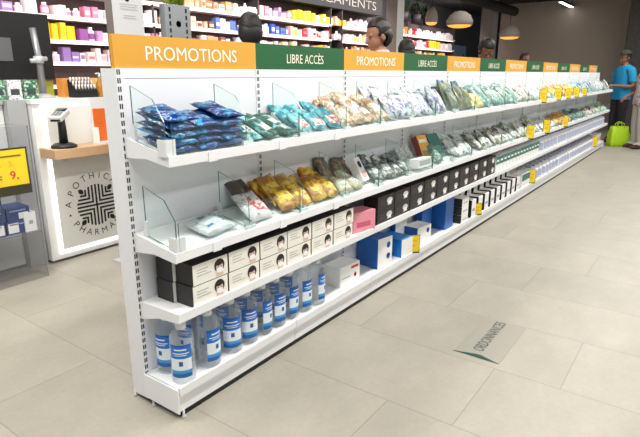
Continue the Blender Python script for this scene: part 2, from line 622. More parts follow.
def pack_material(name, base, spot, scale=30, thr=0.55, rough=0.3, base2=None):
    m = bpy.data.materials.new(name)
    m.use_nodes = True
    nt = m.node_tree
    L = nt.links
    b_ = nt.nodes['Principled BSDF']
    b_.inputs['Roughness'].default_value = rough
    tc = nt.nodes.new('ShaderNodeTexCoord')
    oi = nt.nodes.new('ShaderNodeObjectInfo')
    sc_ = nt.nodes.new('ShaderNodeVectorMath')
    sc_.operation = 'MULTIPLY_ADD'
    sc_.inputs[1].default_value = (1, 1, 1)
    L.new(tc.outputs['Object'], sc_.inputs[0])
    mu = nt.nodes.new('ShaderNodeMath')
    mu.operation = 'MULTIPLY'
    mu.inputs[1].default_value = 37.0
    L.new(oi.outputs['Random'], mu.inputs[0])
    L.new(mu.outputs[0], sc_.inputs[2])
    no = nt.nodes.new('ShaderNodeTexNoise')
    no.inputs['Scale'].default_value = scale
    no.inputs['Detail'].default_value = 3
    L.new(sc_.outputs[0], no.inputs['Vector'])
    cr = nt.nodes.new('ShaderNodeValToRGB')
    el = cr.color_ramp.elements
    el[0].position = thr - 0.12
    el[0].color = lin(base) + (1,)
    el[1].position = thr + 0.04
    el[1].color = lin(spot) + (1,)
    if base2:
        e = el.new(thr - 0.05)
        e.color = lin(base2) + (1,)
    L.new(no.outputs['Fac'], cr.inputs[0])
    hs = nt.nodes.new('ShaderNodeHueSaturation')
    mr = nt.nodes.new('ShaderNodeMapRange')
    mr.inputs[3].default_value = 0.66
    mr.inputs[4].default_value = 1.06
    L.new(oi.outputs['Random'], mr.inputs[0])
    L.new(mr.outputs[0], hs.inputs['Value'])
    L.new(cr.outputs[0], hs.inputs['Color'])
    L.new(hs.outputs[0], b_.inputs['Base Color'])
    bu = nt.nodes.new('ShaderNodeBump')
    bu.inputs['Strength'].default_value = 0.5
    bu.inputs['Distance'].default_value = 0.01
    n2 = nt.nodes.new('ShaderNodeTexNoise')
    n2.inputs['Scale'].default_value = 55
    L.new(sc_.outputs[0], n2.inputs['Vector'])
    L.new(n2.outputs['Fac'], bu.inputs['Height'])
    L.new(bu.outputs[0], b_.inputs['Normal'])
    return m


def pouch_mesh(w, h, t, seed, mats, label=None):
    """A filled film pouch standing on its lower seal, centred in x, front at -y. Returns body and, if asked, its label patch."""
    rnd = random.Random(seed)
    nu, nv = 9, 10
    ph = [rnd.uniform(0, 6.28) for _ in range(8)]

    def P(u, v, sgn, extra=0):
        e = max(0, 1 - abs(2 * u - 1) ** 2.6) * max(0, 1 - abs(2 * v - 1) ** 3.2)
        wob = 1 + 0.22 * math.sin(5 * u + ph[0]) * math.sin(6 * v + ph[1]) + 0.15 * math.sin(9 * u + 7 * v + ph[2])
        d = t / 2 * e ** 0.55 * wob + 0.0009 + extra
        x = (u - 0.5) * w * (1 - 0.05 * e * math.sin(PI * v)) + 0.003 * math.sin(8 * v + ph[3])
        z = v * h + 0.003 * math.sin(7 * u + ph[4])
        y = sgn * d + 0.004 * math.sin(4 * u + ph[5]) * v
        return (x, y, z)
    k = MB()
    g = {}
    for s in (-1, 1):
        for i in range(nu + 1):
            for j in range(nv + 1):
                g[s, i, j] = k.bm.verts.new(P(i / nu, j / nv, s))
    fs = []
    for s in (-1, 1):
        for i in range(nu):
            for j in range(nv):
                q = [g[s, i, j], g[s, i + 1, j], g[s, i + 1, j + 1], g[s, i, j + 1]]
                f = k.bm.faces.new(q if s == -1 else q[::-1])
                f.material_index = 1 if j == nv - 1 and len(mats) > 1 else 0
                fs.append(f)
    for i in range(nu):
        for j in (0, nv):
            fs.append(k.bm.faces.new((g[-1, i, j], g[-1, i + 1, j], g[1, i + 1, j], g[1, i, j])))
    for j in range(nv):
        for i in (0, nu):
            fs.append(k.bm.faces.new((g[-1, i, j], g[-1, i, j + 1], g[1, i, j + 1], g[1, i, j])))
    for f in fs:
        f.smooth = True
    body = k.mesh('herb_pouch', mats)
    lab = None
    if label:
        u0, u1, v0, v1, lm = label
        k = MB()
        n = 5
        vv = [[k.bm.verts.new(P(u0 + (u1 - u0) * i / n, v0 + (v1 - v0) * j / n, -1, 0.0012)) for j in range(n + 1)] for i in range(n + 1)]
        for i in range(n):
            for j in range(n):
                k.bm.faces.new((vv[i][j], vv[i + 1][j], vv[i + 1][j + 1], vv[i][j + 1])).smooth = True
        lab = k.mesh('label', lm, recalc=False)
    return body, lab


LWHITE = pack_material('white_printed_label', (240, 240, 236), (96, 110, 120), 70, 0.62, 0.4)
LGREEN = pack_material('green_printed_label', (44, 122, 84), (225, 232, 222), 60, 0.6, 0.4)
LRED = pack_material('red_printed_label', (235, 232, 228), (190, 44, 60), 40, 0.55, 0.4)
LVIOLET = pack_material('violet_printed_label', (232, 228, 238), (104, 92, 168), 45, 0.54, 0.4)
LYEL = pack_material('yellow_printed_label', (246, 214, 60), (200, 120, 40), 40, 0.6, 0.4)
KINDS = {}


def kind(key, name, phrase, cat, w, h, t, base, spot, top=None, label=None, scale=30, thr=0.55, rough=0.3, base2=None, nvar=3):
    m = [pack_material(key, base, spot, scale, thr, rough, base2)]
    if top:
        m.append(mat(key + '_top', top, 0.35))
    KINDS[key] = (name, phrase, cat, w, h, t, [pouch_mesh(w, h, t, s * 11 + len(KINDS), m, label) for s in range(nvar)])


kind('blue', 'foil_packet', 'dark blue foil packet', 'packet', 0.13, 0.10, 0.028, (10, 54, 122), (60, 150, 220), None, (0.2, 0.8, 0.3, 0.7, pack_material('blue_label', (20, 78, 140), (120, 186, 220), 60, 0.62, 0.25)), 28, 0.62, 0.14, (14, 110, 150))
kind('tealgreen', 'tea_packet', 'green and white tea packet', 'packet', 0.115, 0.13, 0.03, (18, 84, 66), (150, 206, 206), None, (0.2, 0.8, 0.25, 0.6, LWHITE), 24, 0.6, 0.3, (30, 110, 108))
kind('tealred', 'tea_box', 'teal packet with red label', 'packet', 0.105, 0.14, 0.03, (34, 128, 146), (128, 200, 212), (60, 170, 190), (0.12, 0.88, 0.12, 0.5, LRED), 24, 0.55, 0.35)
kind('orange', 'herb_pouch', 'beige and orange herb pouch', 'pouch', 0.125, 0.165, 0.036, (172, 134, 92), (222, 146, 98), None, (0.2, 0.8, 0.35, 0.66, LWHITE), 30, 0.6, 0.3, (228, 216, 198))
kind('lavender', 'herb_pouch', 'white and lavender herb pouch', 'pouch', 0.115, 0.175, 0.036, (214, 216, 222), (92, 84, 150), None, (0.18, 0.82, 0.22, 0.6, LVIOLET), 24, 0.6, 0.35, (150, 160, 150))
kind('olive', 'herb_pouch', 'olive pouch with dark teal top', 'pouch', 0.12, 0.19, 0.04, (104, 108, 76), (148, 148, 118), (20, 84, 118), (0.15, 0.85, 0.25, 0.6, pack_material('sage_label', (128, 134, 108), (70, 80, 56), 40, 0.55)), 20, 0.6, 0.4)
kind('flowers', 'herb_pouch', 'yellow and green flower pouch', 'pouch', 0.12, 0.14, 0.036, (150, 160, 90), (238, 214, 84), None, (0.2, 0.8, 0.3, 0.7, LYEL), 30, 0.52, 0.35, (226, 226, 214))
kind('sage', 'herb_pouch', 'grey green sage pouch', 'pouch', 0.13, 0.175, 0.036, (96, 138, 134), (188, 206, 204), None, (0.15, 0.85, 0.2, 0.62, LGREEN), 24, 0.58, 0.32, (130, 156, 150))
kind('linen', 'herb_pouch', 'white and brown herb pouch', 'pouch', 0.13, 0.165, 0.036, (216, 214, 204), (122, 98, 72), None, (0.2, 0.8, 0.3, 0.7, LWHITE), 24, 0.58, 0.35, (190, 190, 180))
kind('yellow', 'herb_pouch', 'amber yellow herb pouch', 'pouch', 0.13, 0.15, 0.036, (222, 168, 44), (246, 220, 120), None, (0.2, 0.8, 0.3, 0.7, LYEL), 24, 0.6, 0.35, (236, 190, 70))
kind('skyblue', 'herb_pouch', 'pale blue and green pouch', 'pouch', 0.13, 0.16, 0.036, (178, 200, 214), (70, 128, 110), None, (0.2, 0.8, 0.3, 0.7, LWHITE), 24, 0.58, 0.35, (120, 160, 190))
kind('greywhite', 'herb_pouch', 'white and grey pouch', 'pouch', 0.13, 0.165, 0.036, (220, 222, 222), (110, 114, 116), None, (0.2, 0.8, 0.3, 0.7, LWHITE), 26, 0.6, 0.35)
kind('wipes', 'wipes_packet', 'white wipes packet', 'packet', 0.20, 0.16, 0.05, (238, 241, 243), (212, 220, 228), None, (0.15, 0.85, 0.2, 0.8, pack_material('blue_green_print', (232, 240, 244), (90, 180, 90), 16, 0.6, 0.35, (60, 120, 200))), 20, 0.6, 0.3)
kind('gold', 'biscuit_pouch', 'golden yellow pouch', 'pouch', 0.13, 0.165, 0.042, (176, 112, 36), (246, 206, 72), None, (0.15, 0.85, 0.3, 0.7, LYEL), 22, 0.56, 0.3, (208, 152, 50))
kind('twig', 'herb_pouch', 'brown dried twig pouch', 'pouch', 0.13, 0.17, 0.04, (92, 74, 56), (156, 134, 108), None, None, 40, 0.56, 0.4)
kind('beige', 'herb_pouch', 'beige green dried flower pouch', 'pouch', 0.125, 0.13, 0.036, (180, 174, 142), (206, 140, 120), None, (0.25, 0.75, 0.3, 0.65, LWHITE), 34, 0.6, 0.35, (206, 206, 180))
kind('clearherb', 'herb_pouch', 'clear pouch of grey herbs', 'pouch', 0.13, 0.155, 0.036, (84, 90, 88), (196, 200, 200), None, (0.25, 0.8, 0.35, 0.65, LWHITE), 34, 0.58, 0.18, (130, 134, 130))
kind('mixed', 'herb_pouch', 'white and brown leaf pouch', 'pouch', 0.13, 0.15, 0.036, (112, 94, 82), (226, 224, 214), None, (0.2, 0.8, 0.3, 0.7, LWHITE), 26, 0.52, 0.3, (160, 160, 144))
kind('whitepack', 'herb_pouch', 'plain white pouch', 'pouch', 0.13, 0.14, 0.036, (232, 234, 234), (170, 176, 176), None, (0.2, 0.8, 0.3, 0.7, LWHITE), 20, 0.62, 0.35)
kind('rust', 'herb_pouch', 'rust orange pouch', 'pouch', 0.13, 0.14, 0.036, (190, 110, 40), (236, 170, 80), None, (0.2, 0.8, 0.3, 0.7, LYEL), 24, 0.58, 0.35)
kind('bluegreen', 'herb_pouch', 'dark blue green pouch', 'pouch', 0.13, 0.14, 0.036, (58, 82, 92), (134, 164, 160), None, (0.2, 0.8, 0.3, 0.7, LGREEN), 24, 0.58, 0.35)
kind('maroon', 'herb_pouch', 'maroon and white pouch', 'pouch', 0.13, 0.13, 0.036, (110, 40, 50), (230, 226, 222), None, (0.2, 0.8, 0.3, 0.7, LRED), 30, 0.52, 0.35)
kind('lime', 'herb_pouch', 'lime green and white pouch', 'pouch', 0.13, 0.13, 0.036, (130, 164, 70), (226, 230, 220), None, (0.2, 0.8, 0.3, 0.7, LGREEN), 30, 0.54, 0.35)

rowword = ['front', 'middle', 'back']
pr_ = random.Random(3)


def put(key, M, label, group):
    name, phrase, cat, w, h, t, vars_ = KINDS[key]
    body, lab = pr_.choice(vars_)
    o = link(name, body)
    o.matrix_world = M @ Matrix.Diagonal((min(pr_.uniform(0.88, 1.08), 0.119 / w) if cat == 'pouch' else pr_.uniform(0.9, 1.02), 1, pr_.uniform(0.86, 1.16), 1))
    tag(o, label, cat, group)
    if lab:
        c = link('label', lab, o)
    return o


def lean_rows(key, tier, x0, x1, rows=3, tilt=38, pitch=None, y0=-0.185, dy=0.056, tj=9, yj=10, zj=0.01):
    """Pouches filed one behind the other, leaning back."""
    name, phrase, cat, w, h, t, _ = KINDS[key]
    # three columns between one glass divider and the next
    cols = [0.0435 + 0.125 * (c_ + 0.5) for c_ in range(90) if x0 - 0.005 <= 0.0435 + 0.125 * (c_ + 0.5) <= x1 + 0.005] or [(x0 + x1) / 2]
    for r in range(rows):
        for i, xc in enumerate(cols):
            x = xc + pr_.uniform(-0.003, 0.003)
            y = y0 + r * dy
            z = surf(tier, y) + 0.006 + t * 0.25 + (pr_.uniform(0, zj) if r else 0)
            T = Matrix.Translation((x, y, z)) @ Matrix.Rotation(math.radians(pr_.uniform(-yj, yj)), 4, 'Z') @ Matrix.Rotation(math.radians(-(tilt + pr_.uniform(-tj, tj))), 4, 'X') @ Matrix.Rotation(math.radians(pr_.uniform(-5, 5)), 4, 'Y')
            rw = rowword[r] if rows == 3 else ['front', 'back'][r] if rows == 2 else 'single'
            put(key, T, f'{phrase}, {rw} row, {nth(i + 1)} from near end of {TIERS[tier][0]} shelf', f'{phrase}s on the {TIERS[tier][0]} shelf')


def flat_pile(key, tier, x0, x1, cols, deep, layers, y0=-0.165, dy=0.085, lz=0.026):
    name, phrase, cat, w, h, t, _ = KINDS[key]
    lw = ['lowest', 'second', 'third', 'fourth', 'fifth', 'sixth', 'seventh']
    for d in range(deep):
        for l in range(layers):
            for i in range(cols):
                if l == layers - 1 and pr_.random() < 0.25:
                    continue
                p = (x1 - x0) / cols
                x = x0 + (i + 0.5) * p + pr_.uniform(-0.008, 0.008)
                y = y0 + d * dy
                z = surf(tier, y) + 0.018 + l * lz
                s = math.atan2(TIERS[tier][2] - TIERS[tier][1], TIERS[tier][3])
                T = Matrix.Translation((x, y, z)) @ Matrix.Rotation(math.radians(pr_.uniform(-9, 9)), 4, 'Z') @ Matrix.Rotation(-PI / 2 + s + math.radians(pr_.uniform(-4, 7)), 4, 'X') @ Matrix.Rotation(math.radians(pr_.uniform(-6, 6)), 4, 'Y') @ Matrix.Translation((0, 0, -h / 2))
                rw = ['front', 'back'][d]
                lay = 'topmost' if l == layers - 1 else lw[l]
                put(key, T, f'{phrase}, {rw} stack {nth(i + 1)} from near end, {lay} layer', f'{phrase}s piled on the {TIERS[tier][0]} shelf')


# top shelf
flat_pile('blue', 1, 0.035, 0.405, 3, 2, 5)
lean_rows('tealgreen', 1, 0.42, 0.775, 3, 66, 0.118, tj=6, y0=-0.195, dy=0.05)
lean_rows('tealred', 1, 0.79, 1.145, 3, 52, 0.117, tj=4, yj=4)
lean_rows('orange', 1, 1.165, 1.70, 3, 48, 0.125, tj=12, yj=16)
lean_rows('lavender', 1, 1.71, 2.60, 3, 38, 0.112, tj=12, yj=16)
lean_rows('olive', 1, 2.62, 3.02, 3, 30, 0.13, tj=5, yj=6)
lean_rows('flowers', 1, 3.04, 3.30, 2, 50, 0.125)
lean_rows('sage', 1, 3.31, 4.25, 3, 44, 0.13, tj=10)
lean_rows('linen', 1, 4.28, 5.0, 2, 50, 0.135, tj=12, yj=14)
lean_rows('whitepack', 1, 5.02, 5.7, 2, 60, 0.135, tj=6)
lean_rows('yellow', 1, 5.75, 7.2, 2, 48, 0.14)
lean_rows('skyblue', 1, 7.25, 8.4, 2, 44, 0.14, tj=12, yj=14)
lean_rows('greywhite', 1, 8.45, 9.9, 2, 44, 0.14, tj=12, yj=14)
# second shelf
lean_rows('wipes', 2, 0.275, 0.295, 1, 78, 0.17, y0=-0.185, tj=2)
lean_rows('gold', 2, 0.66, 1.15, 3, 50, 0.13, tj=12, yj=16)
lean_rows('beige', 2, 1.17, 1.43, 2, 55, 0.125, tj=10, yj=14)
lean_rows('clearherb', 2, 1.56, 2.03, 3, 58, 0.13, tj=10, yj=16)
lean_rows('sage', 2, 2.42, 2.50, 1, 50, 0.13)
lean_rows('greywhite', 2, 2.78, 3.22, 3, 48, 0.135, tj=10, yj=14)
lean_rows('mixed', 2, 3.24, 4.5, 3, 54, 0.14, tj=14, yj=18)
lean_rows('linen', 2, 4.53, 5.35, 2, 50, 0.14, tj=12, yj=16)
lean_rows('whitepack', 2, 5.38, 6.05, 2, 56, 0.14, tj=6)
lean_rows('rust', 2, 6.08, 6.9, 2, 52, 0.14, tj=8)
lean_rows('bluegreen', 2, 6.95, 7.9, 2, 50, 0.14, tj=8)
lean_rows('maroon', 2, 7.95, 9.0, 2, 48, 0.14)
lean_rows('lime', 2, 9.03, 9.95, 2, 48, 0.14)


# single things among the pouches
def one_pack(key, tier, x, y, tilt, rz, label, dz=0.0):
    z = surf(tier, y) + 0.012 + dz
    T = Matrix.Translation((x, y, z)) @ Matrix.Rotation(math.radians(rz), 4, 'Z') @ Matrix.Rotation(math.radians(-tilt), 4, 'X')
    return put(key, T, label, None)


KINDS['whitered'] = ('wipes_packet', '', 'packet', 0.17, 0.17, 0.045, [pouch_mesh(0.17, 0.17, 0.045, 91, [pack_material('white_red_pack', (236, 234, 236), (206, 60, 96), 26, 0.63, 0.3, (228, 226, 230))], (0.15, 0.85, 0.25, 0.75, LRED))])
one_pack('whitered', 2, 0.535, -0.185, 50, 8, 'white packet with red print beside the second glass divider, second shelf')
KINDS['darkbrown'] = ('herb_pouch', '', 'pouch', 0.13, 0.16, 0.04, [pouch_mesh(0.13, 0.16, 0.04, 95, [pack_material('dark_maroon_pack', (52, 26, 30), (160, 92, 50), 18, 0.62, 0.3)])])
one_pack('darkbrown', 2, 0.575, -0.07, 40, 5, 'dark maroon pouch behind the white and red packet, second shelf')
one_pack('darkbrown', 2, 0.70, -0.05, 45, -12, 'dark maroon pouch next to the golden pouches, second shelf')
for i in range(2):
    one_pack('twig', 2, 1.24 + 0.14 * i, -0.075, 34, 6 - 14 * i, f'brown twig pouch standing behind the beige pouches, {nth(i + 1)} from the near end')


def carton(name, label, cat, x, y, z, w, d, h, mats, rz=0, tilt=0, group=None, faces=None, bev=0.0025):
    """A printed carton: base centre at x,y,z; mats = per face (bottom, top, front, back, left, right) material indices in faces."""
    k = MB()
    k.box(-w / 2, w / 2, -d / 2, d / 2, 0, h, faces or 0)
    o = k.build(name, mats)
    o.matrix_world = Matrix.Translation((x, y, z)) @ Matrix.Rotation(math.radians(rz), 4, 'Z') @ Matrix.Rotation(math.radians(-tilt), 4, 'X')
    if label:
        tag(o, label, cat, group)
    return o


def patch(o, name, x0, x1, z0, z1, y, m, t=0.0008):
    k = MB()
    k.box(x0, x1, y - t, y, z0, z1)
    return k.build(name, m, o)


WCARD = mat('white_card', (242, 242, 240), 0.5)
CREAMCARD = mat('cream_card', (240, 236, 226), 0.5)
BLACKCARD = mat('black_card', (30, 28, 30), 0.45)
BLUECARD = mat('blue_card', (24, 92, 172), 0.4)
BRIGHTBLUE = mat('bright_blue_card', (30, 130, 214), 0.4)
PINKCARD = mat('pink_card', (232, 150, 164), 0.5)
TEALCARD = mat('teal_card', (24, 104, 96), 0.45)
PURPLE = mat('purple_print', (78, 60, 140), 0.5)
REDP = mat('red_print', (206, 52, 70), 0.5)
GREYP = mat('grey_print', (170, 170, 168), 0.5)
ORANGEC = mat('orange_card', (236, 168, 44), 0.45)
REDBROWN = mat('red_brown_card', (150, 50, 40), 0.45)

s2 = surf(2, -0.1)
o = carton('herb_box', 'white box with a purple emblem leaning on the second shelf', 'box', 1.475, -0.135, surf(2, -0.135) + 0.012, 0.085, 0.05, 0.15, [WCARD], 10, 30)
k = MB()
k.lathe([(0.0, 0), (0.022, 0)], (0, 0, 0), 16)
e = k.build('emblem', PURPLE, o, (0, -0.0262, 0.105))
e.rotation_euler = (PI / 2, 0, 0)
patch(o, 'print', -0.03, 0.03, 0.02, 0.06, -0.0255, mat('salmon_print', (222, 170, 160), 0.5))
# open white display carton, then orange and teal boxes
o = carton('display_carton', 'open white display carton with printed lid on the second shelf', 'carton', 2.15, -0.15, surf(2, -0.15) + 0.012, 0.2, 0.13, 0.06, [WCARD], 0, 8)
k = MB()
k.box(-0.1, 0.1, 0.0, 0.004, 0, 0.1)
e = k.build('lid', LWHITE, o, (0, 0.062, 0.062))
e.rotation_euler = (math.radians(-28), 0, 0)
patch(o, 'print', -0.085, 0.085, 0.012, 0.045, -0.0652, GREYP)
o = carton('tea_box', 'orange and red tea box leaning back on the second shelf', 'box', 2.40, -0.105, surf(2, -0.105) + 0.014, 0.12, 0.05, 0.185, [ORANGEC, REDBROWN], -8, 26, faces=[0, 1, 0, 1, 1, 1])
patch(o, 'print', -0.05, 0.05, 0.02, 0.07, -0.0255, mat('olive_print', (150, 130, 60), 0.5))
patch(o, 'title', -0.045, 0.045, 0.13, 0.155, -0.0255, CREAM)
o = carton('tea_box', 'dark teal tea box next to the orange one on the second shelf', 'box', 2.62, -0.10, surf(2, -0.10) + 0.014, 0.15, 0.05, 0.18, [TEALCARD], -6, 30)
patch(o, 'print', -0.05, 0.05, 0.03, 0.08, -0.0255, mat('pale_teal_print', (90, 160, 150), 0.5))


# mask boxes: portrait of a masked head with black hair
def portrait_mesh(white_on_black):
    def disc(k, c, rx, rz, m, y, a0=0, a1=2 * PI, n=24):
        pts = [(c[0] + rx * math.cos(a0 + (a1 - a0) * i / n), c[1] + rz * math.sin(a0 + (a1 - a0) * i / n)) for i in range(n if abs(a1 - a0 - 2 * PI) < 1e-6 else n + 1)]
        k.prism(pts, 'y', y - 0.0004, y, m)
    k = MB()
    disc(k, (0, 0.004), 0.0215, 0.025, 0, 0)           # hair
    disc(k, (0, -0.004), 0.0145, 0.020, 1, -0.0005)    # face
    disc(k, (-0.003, 0.013), 0.016, 0.009, 0, -0.001)  # fringe
    disc(k, (0, -0.014), 0.0135, 0.0105, 2, -0.001)    # mask
    k.prism([(-0.011, -0.020), (0.011, -0.020), (0.016, -0.034), (-0.016, -0.034)], 'y', -0.0004, 0, 1)
    k.prism([(-0.009, 0.0005), (-0.004, 0.0005), (-0.004, -0.0018), (-0.009, -0.0018)], 'y', -0.0014, -0.001, 0)
    k.prism([(0.004, 0.0005), (0.009, 0.0005), (0.009, -0.0018), (0.004, -0.0018)], 'y', -0.0014, -0.001, 0)
    f = mat('portrait_skin', (224, 190, 166), 0.5)
    if white_on_black:
        return k.mesh('portrait', [mat('portrait_grey', (206, 202, 200), 0.5), mat('portrait_pale', (240, 232, 226), 0.5), WCARD])
    return k.mesh('portrait', [mat('portrait_hair', (22, 20, 22), 0.5), f, mat('portrait_mask', (244, 244, 246), 0.5)])


PORT_W, PORT_B = portrait_mesh(False), portrait_mesh(True)
k = MB()
for j, (a, c) in enumerate(((0.0, 0.075), (0.0, 0.05), (0.0, 0.06))):
    k.box(a, c, -0.0006, 0, 0.012 * j, 0.012 * j + 0.003)
LINES = k.mesh('caption', GREYP)
LINESD = LINES.copy()
LINESD.materials.clear()
LINESD.materials.append(mat('dim_print', (72, 70, 72), 0.5))


def mask_box(x0, w, y, z, label, black, group):
    o = carton('mask_box', label, 'box', x0 + w / 2, y, z, w, 0.1, 0.086, [BLACKCARD], 0, 0, group)
    if black:
        p_ = link('portrait', PORT_B, o, (0.04, -0.0512, 0.045))
        p_.scale = (1.7, 1, 0.72)
        link('caption', LINESD, o, (-0.075, -0.0502, 0.03))
    else:
        patch(o, 'printed_front', -w / 2 + 0.001, w / 2 - 0.001, 0.001, 0.085, -0.0500, CREAMCARD, 0.001)
        link('portrait', PORT_W, o, (w / 2 - 0.048, -0.0518, 0.045)).scale = (1.3, 1, 1.12)
        link('caption', LINES, o, (-w / 2 + 0.02, -0.0512, 0.035))
    return o


lay = ['lower', 'upper']
for r in range(2):
    for d in range(2):
        for i in range(6):
            mask_box(0.088 + i * 0.194 + (0.005 if r else 0) + pr_.uniform(-0.002, 0.002) - (0.0 if d == 0 else 0.012), 0.188, -0.155 + 0.1025 * d, ZT3 + 0.001 + 0.0875 * r,
                     f'white fronted mask box, {nth(i + 1)} from near end, {lay[r]} layer, {"back" if d else "front"} row', False, 'white fronted mask boxes')
o = carton('soap_box', 'pale pink box between white and black mask boxes', 'box', 1.40, -0.145, ZT3 + 0.001, 0.18, 0.11, 0.12, [PINKCARD], -14)
patch(o, 'print', -0.06, 0.05, 0.03, 0.06, -0.0555, mat('rose_print', (206, 96, 120), 0.5))
for r in range(2):
    for i in range(10):
        mask_box(1.53 + i * 0.216, 0.205, -0.155, ZT3 + 0.001 + 0.0875 * r, f'black mask box with pale portrait, {nth(i + 1)} from near end, {lay[r]} layer', True, 'black mask boxes')
for i in range(14):
    x = 3.76 + i * 0.108
    o = carton('toothpaste_box', f'white box with teal top on the third shelf, {nth(i + 1)} from the near end', 'box', x, -0.15, ZT3 + 0.001, 0.1, 0.11, 0.15, [WCARD], 0, 0, 'teal topped white boxes on the third shelf')
    patch(o, 'teal_band', -0.05, 0.05, 0.075, 0.1495, -0.0552, TEALCARD)
    patch(o, 'title', -0.03, 0.03, 0.1, 0.118, -0.0562, WCARD)


# bottles of gel on the base deck
GEL = clear('clear_gel_bottle', (250, 252, 253), 0.06, 0.05, (232, 236, 240), 0.5)
CAPM = mat('frosted_cap', (226, 232, 234), 0.35)


def label_material():
    m = mat('blue_white_bottle_label', (255, 255, 255), 0.35)
    nt = m.node_tree
    tc = nt.nodes.new('ShaderNodeTexCoord')
    sp = nt.nodes.new('ShaderNodeSeparateXYZ')
    nt.links.new(tc.outputs['Object'], sp.inputs[0])
    cr = nt.nodes.new('ShaderNodeValToRGB')
    cr.color_ramp.interpolation = 'CONSTANT'
    mr = nt.nodes.new('ShaderNodeMapRange')
    mr.inputs[1].default_value = 0.034
    mr.inputs[2].default_value = 0.178
    nt.links.new(sp.outputs['Z'], mr.inputs[0])
    nt.links.new(mr.outputs[0], cr.inputs[0])
    el = cr.color_ramp.elements
    el[0].color = lin((24, 96, 170)) + (1,)
    el[1].position = 0.12
    el[1].color = lin((60, 150, 214)) + (1,)
    for p, c in ((0.22, (232, 240, 246)), (0.58, (20, 116, 206)), (0.92, (18, 92, 180))):
        e = el.new(p)
        e.color = lin(c) + (1,)
    nt.links.new(cr.outputs[0], nt.nodes['Principled BSDF'].inputs['Base Color'])
    return m


k = MB()
k.lathe([(0.0, 0.002), (0.036, 0.0), (0.042, 0.006), (0.043, 0.02), (0.043, 0.186), (0.0415, 0.2), (0.035, 0.214), (0.023, 0.225), (0.016, 0.23), (0.015, 0.236)], n=28)
B_BODY = k.mesh('gel_bottle', GEL)
k = MB()
k.lathe([(0.0175, 0.23), (0.0185, 0.232), (0.0185, 0.258), (0.015, 0.264), (0.0, 0.265)], n=20)
B_CAP = k.mesh('cap', CAPM)
LBM = label_material()
k = MB()
k.lathe([(0.0436, 0.034), (0.0436, 0.178)], n=24, a0=-PI / 2 - 0.92, a1=-PI / 2 + 0.92)
B_LAB = k.mesh('label', LBM)
k = MB()
for z, h, a in ((0.154, 0.006, 0.5), (0.139, 0.004, 0.7), (0.131, 0.003, 0.5)):
    k.lathe([(0.0441, z), (0.0441, z + h)], n=10, a0=-PI / 2 - a, a1=-PI / 2 + a)
B_TXT = k.mesh('label_print', WCARD)
k = MB()
k.lathe([(0.0441, 0.086), (0.0441, 0.106)], n=6, a0=-PI / 2 - 0.16, a1=-PI / 2 + 0.16)
B_DROP = k.mesh('label_mark', mat('label_blue', (40, 90, 150), 0.4))


def gel_bottle(x, y, rz, label):
    o = link('gel_bottle', B_BODY, None, (x, y, ZB + 0.001), (0, 0, rz))
    o.scale = (1.14, 1.14, 1.0)
    tag(o, label, 'bottle', 'clear gel bottles on the base deck')
    link('cap', B_CAP, o)
    l = link('label', B_LAB, o)
    link('label_print', B_TXT, l)
    link('label_mark', B_DROP, l)


fx = [(0.066, -0.145), (0.214, -0.137), (0.353, -0.13), (0.46, -0.128), (0.565, -0.128), (0.668, -0.127), (0.776, -0.124), (0.884, -0.129), (0.997, -0.135)]
rots = [-0.35, 0.55, -0.1, 0.15, 0.7, 0.45, 0.6, 0.5, 0.75]
for i, ((x, y), r) in enumerate(zip(fx, rots)):
    gel_bottle(x, y, r - 0.5, f'clear hand gel bottle with blue label, front row, {nth(i + 1)} from near end')
for i, x in enumerate((0.085, 0.20, 0.315, 0.43, 0.545, 0.66, 0.775, 0.89)):
    gel_bottle(x, -0.03, pr_.uniform(-2.2, -1.2), f'clear hand gel bottle with blue label, back row, {nth(i + 1)} from near end')

# boxes on the base deck
o = carton('ointment_box', 'low white box with red print behind the last gel bottle', 'box', 1.33, -0.085, ZB + 0.001, 0.19, 0.12, 0.125, [WCARD], -4)
patch(o, 'red_title', 0.01, 0.08, 0.095, 0.11, -0.0605, REDP)
patch(o, 'caption', -0.08, 0.0, 0.05, 0.056, -0.0605, GREYP)
k = MB()
k.lathe([(0.0, 0), (0.014, 0)], (0, 0, 0), 14)
e = k.build('red_mark', REDP, o, (0.05, -0.0612, 0.05))
e.rotation_euler = (PI / 2, 0, 0)


def blue_box(x, y, w, d, h, label, faces, dots, rz=0):
    o = carton('thermometer_box', label, 'box', x, y, ZB + 0.001, w, d, h, [BLUECARD, WCARD, BRIGHTBLUE], rz, 0, None, faces)
    for (px, pz, r) in dots:
        k = MB()
        k.lathe([(0.0, 0), (r, 0)], (0, 0, 0), 16)
        e = k.build('blue_roundel', BRIGHTBLUE, o, (px, -d / 2 - 0.0008, pz))
        e.rotation_euler = (PI / 2, 0, 0)
    return o


blue_box(1.715, -0.085, 0.15, 0.17, 0.20, 'tall blue box with white front and two roundels on the base deck', [0, 0, 1, 0, 0, 0], ((0.035, 0.145, 0.02), (0.035, 0.07, 0.02)), -8)
blue_box(2.0, -0.085, 0.14, 0.20, 0.125, 'low bright blue box with white front behind the yellow tag', [2, 2, 1, 2, 2, 2], (), -6)
blue_box(2.19, -0.012, 0.18, 0.04, 0.26, 'tall white and blue box standing behind the low bright blue box', [0, 0, 1, 0, 0, 0], ((-0.05, 0.2, 0.02),))
blue_box(2.33, -0.095, 0.19, 0.12, 0.13, 'low white box with a blue roundel beside the bright blue box', [1, 1, 1, 1, 0, 1], ((0.05, 0.09, 0.02),), -6)
blue_box(2.56, -0.03, 0.16, 0.06, 0.24, 'tall plain blue box at the back of the base deck', [0, 0, 0, 0, 0, 0], ())
blue_box(2.80, -0.09, 0.16, 0.12, 0.27, 'tall blue box with white end beside the striped boxes', [0, 0, 0, 0, 0, 1], ())


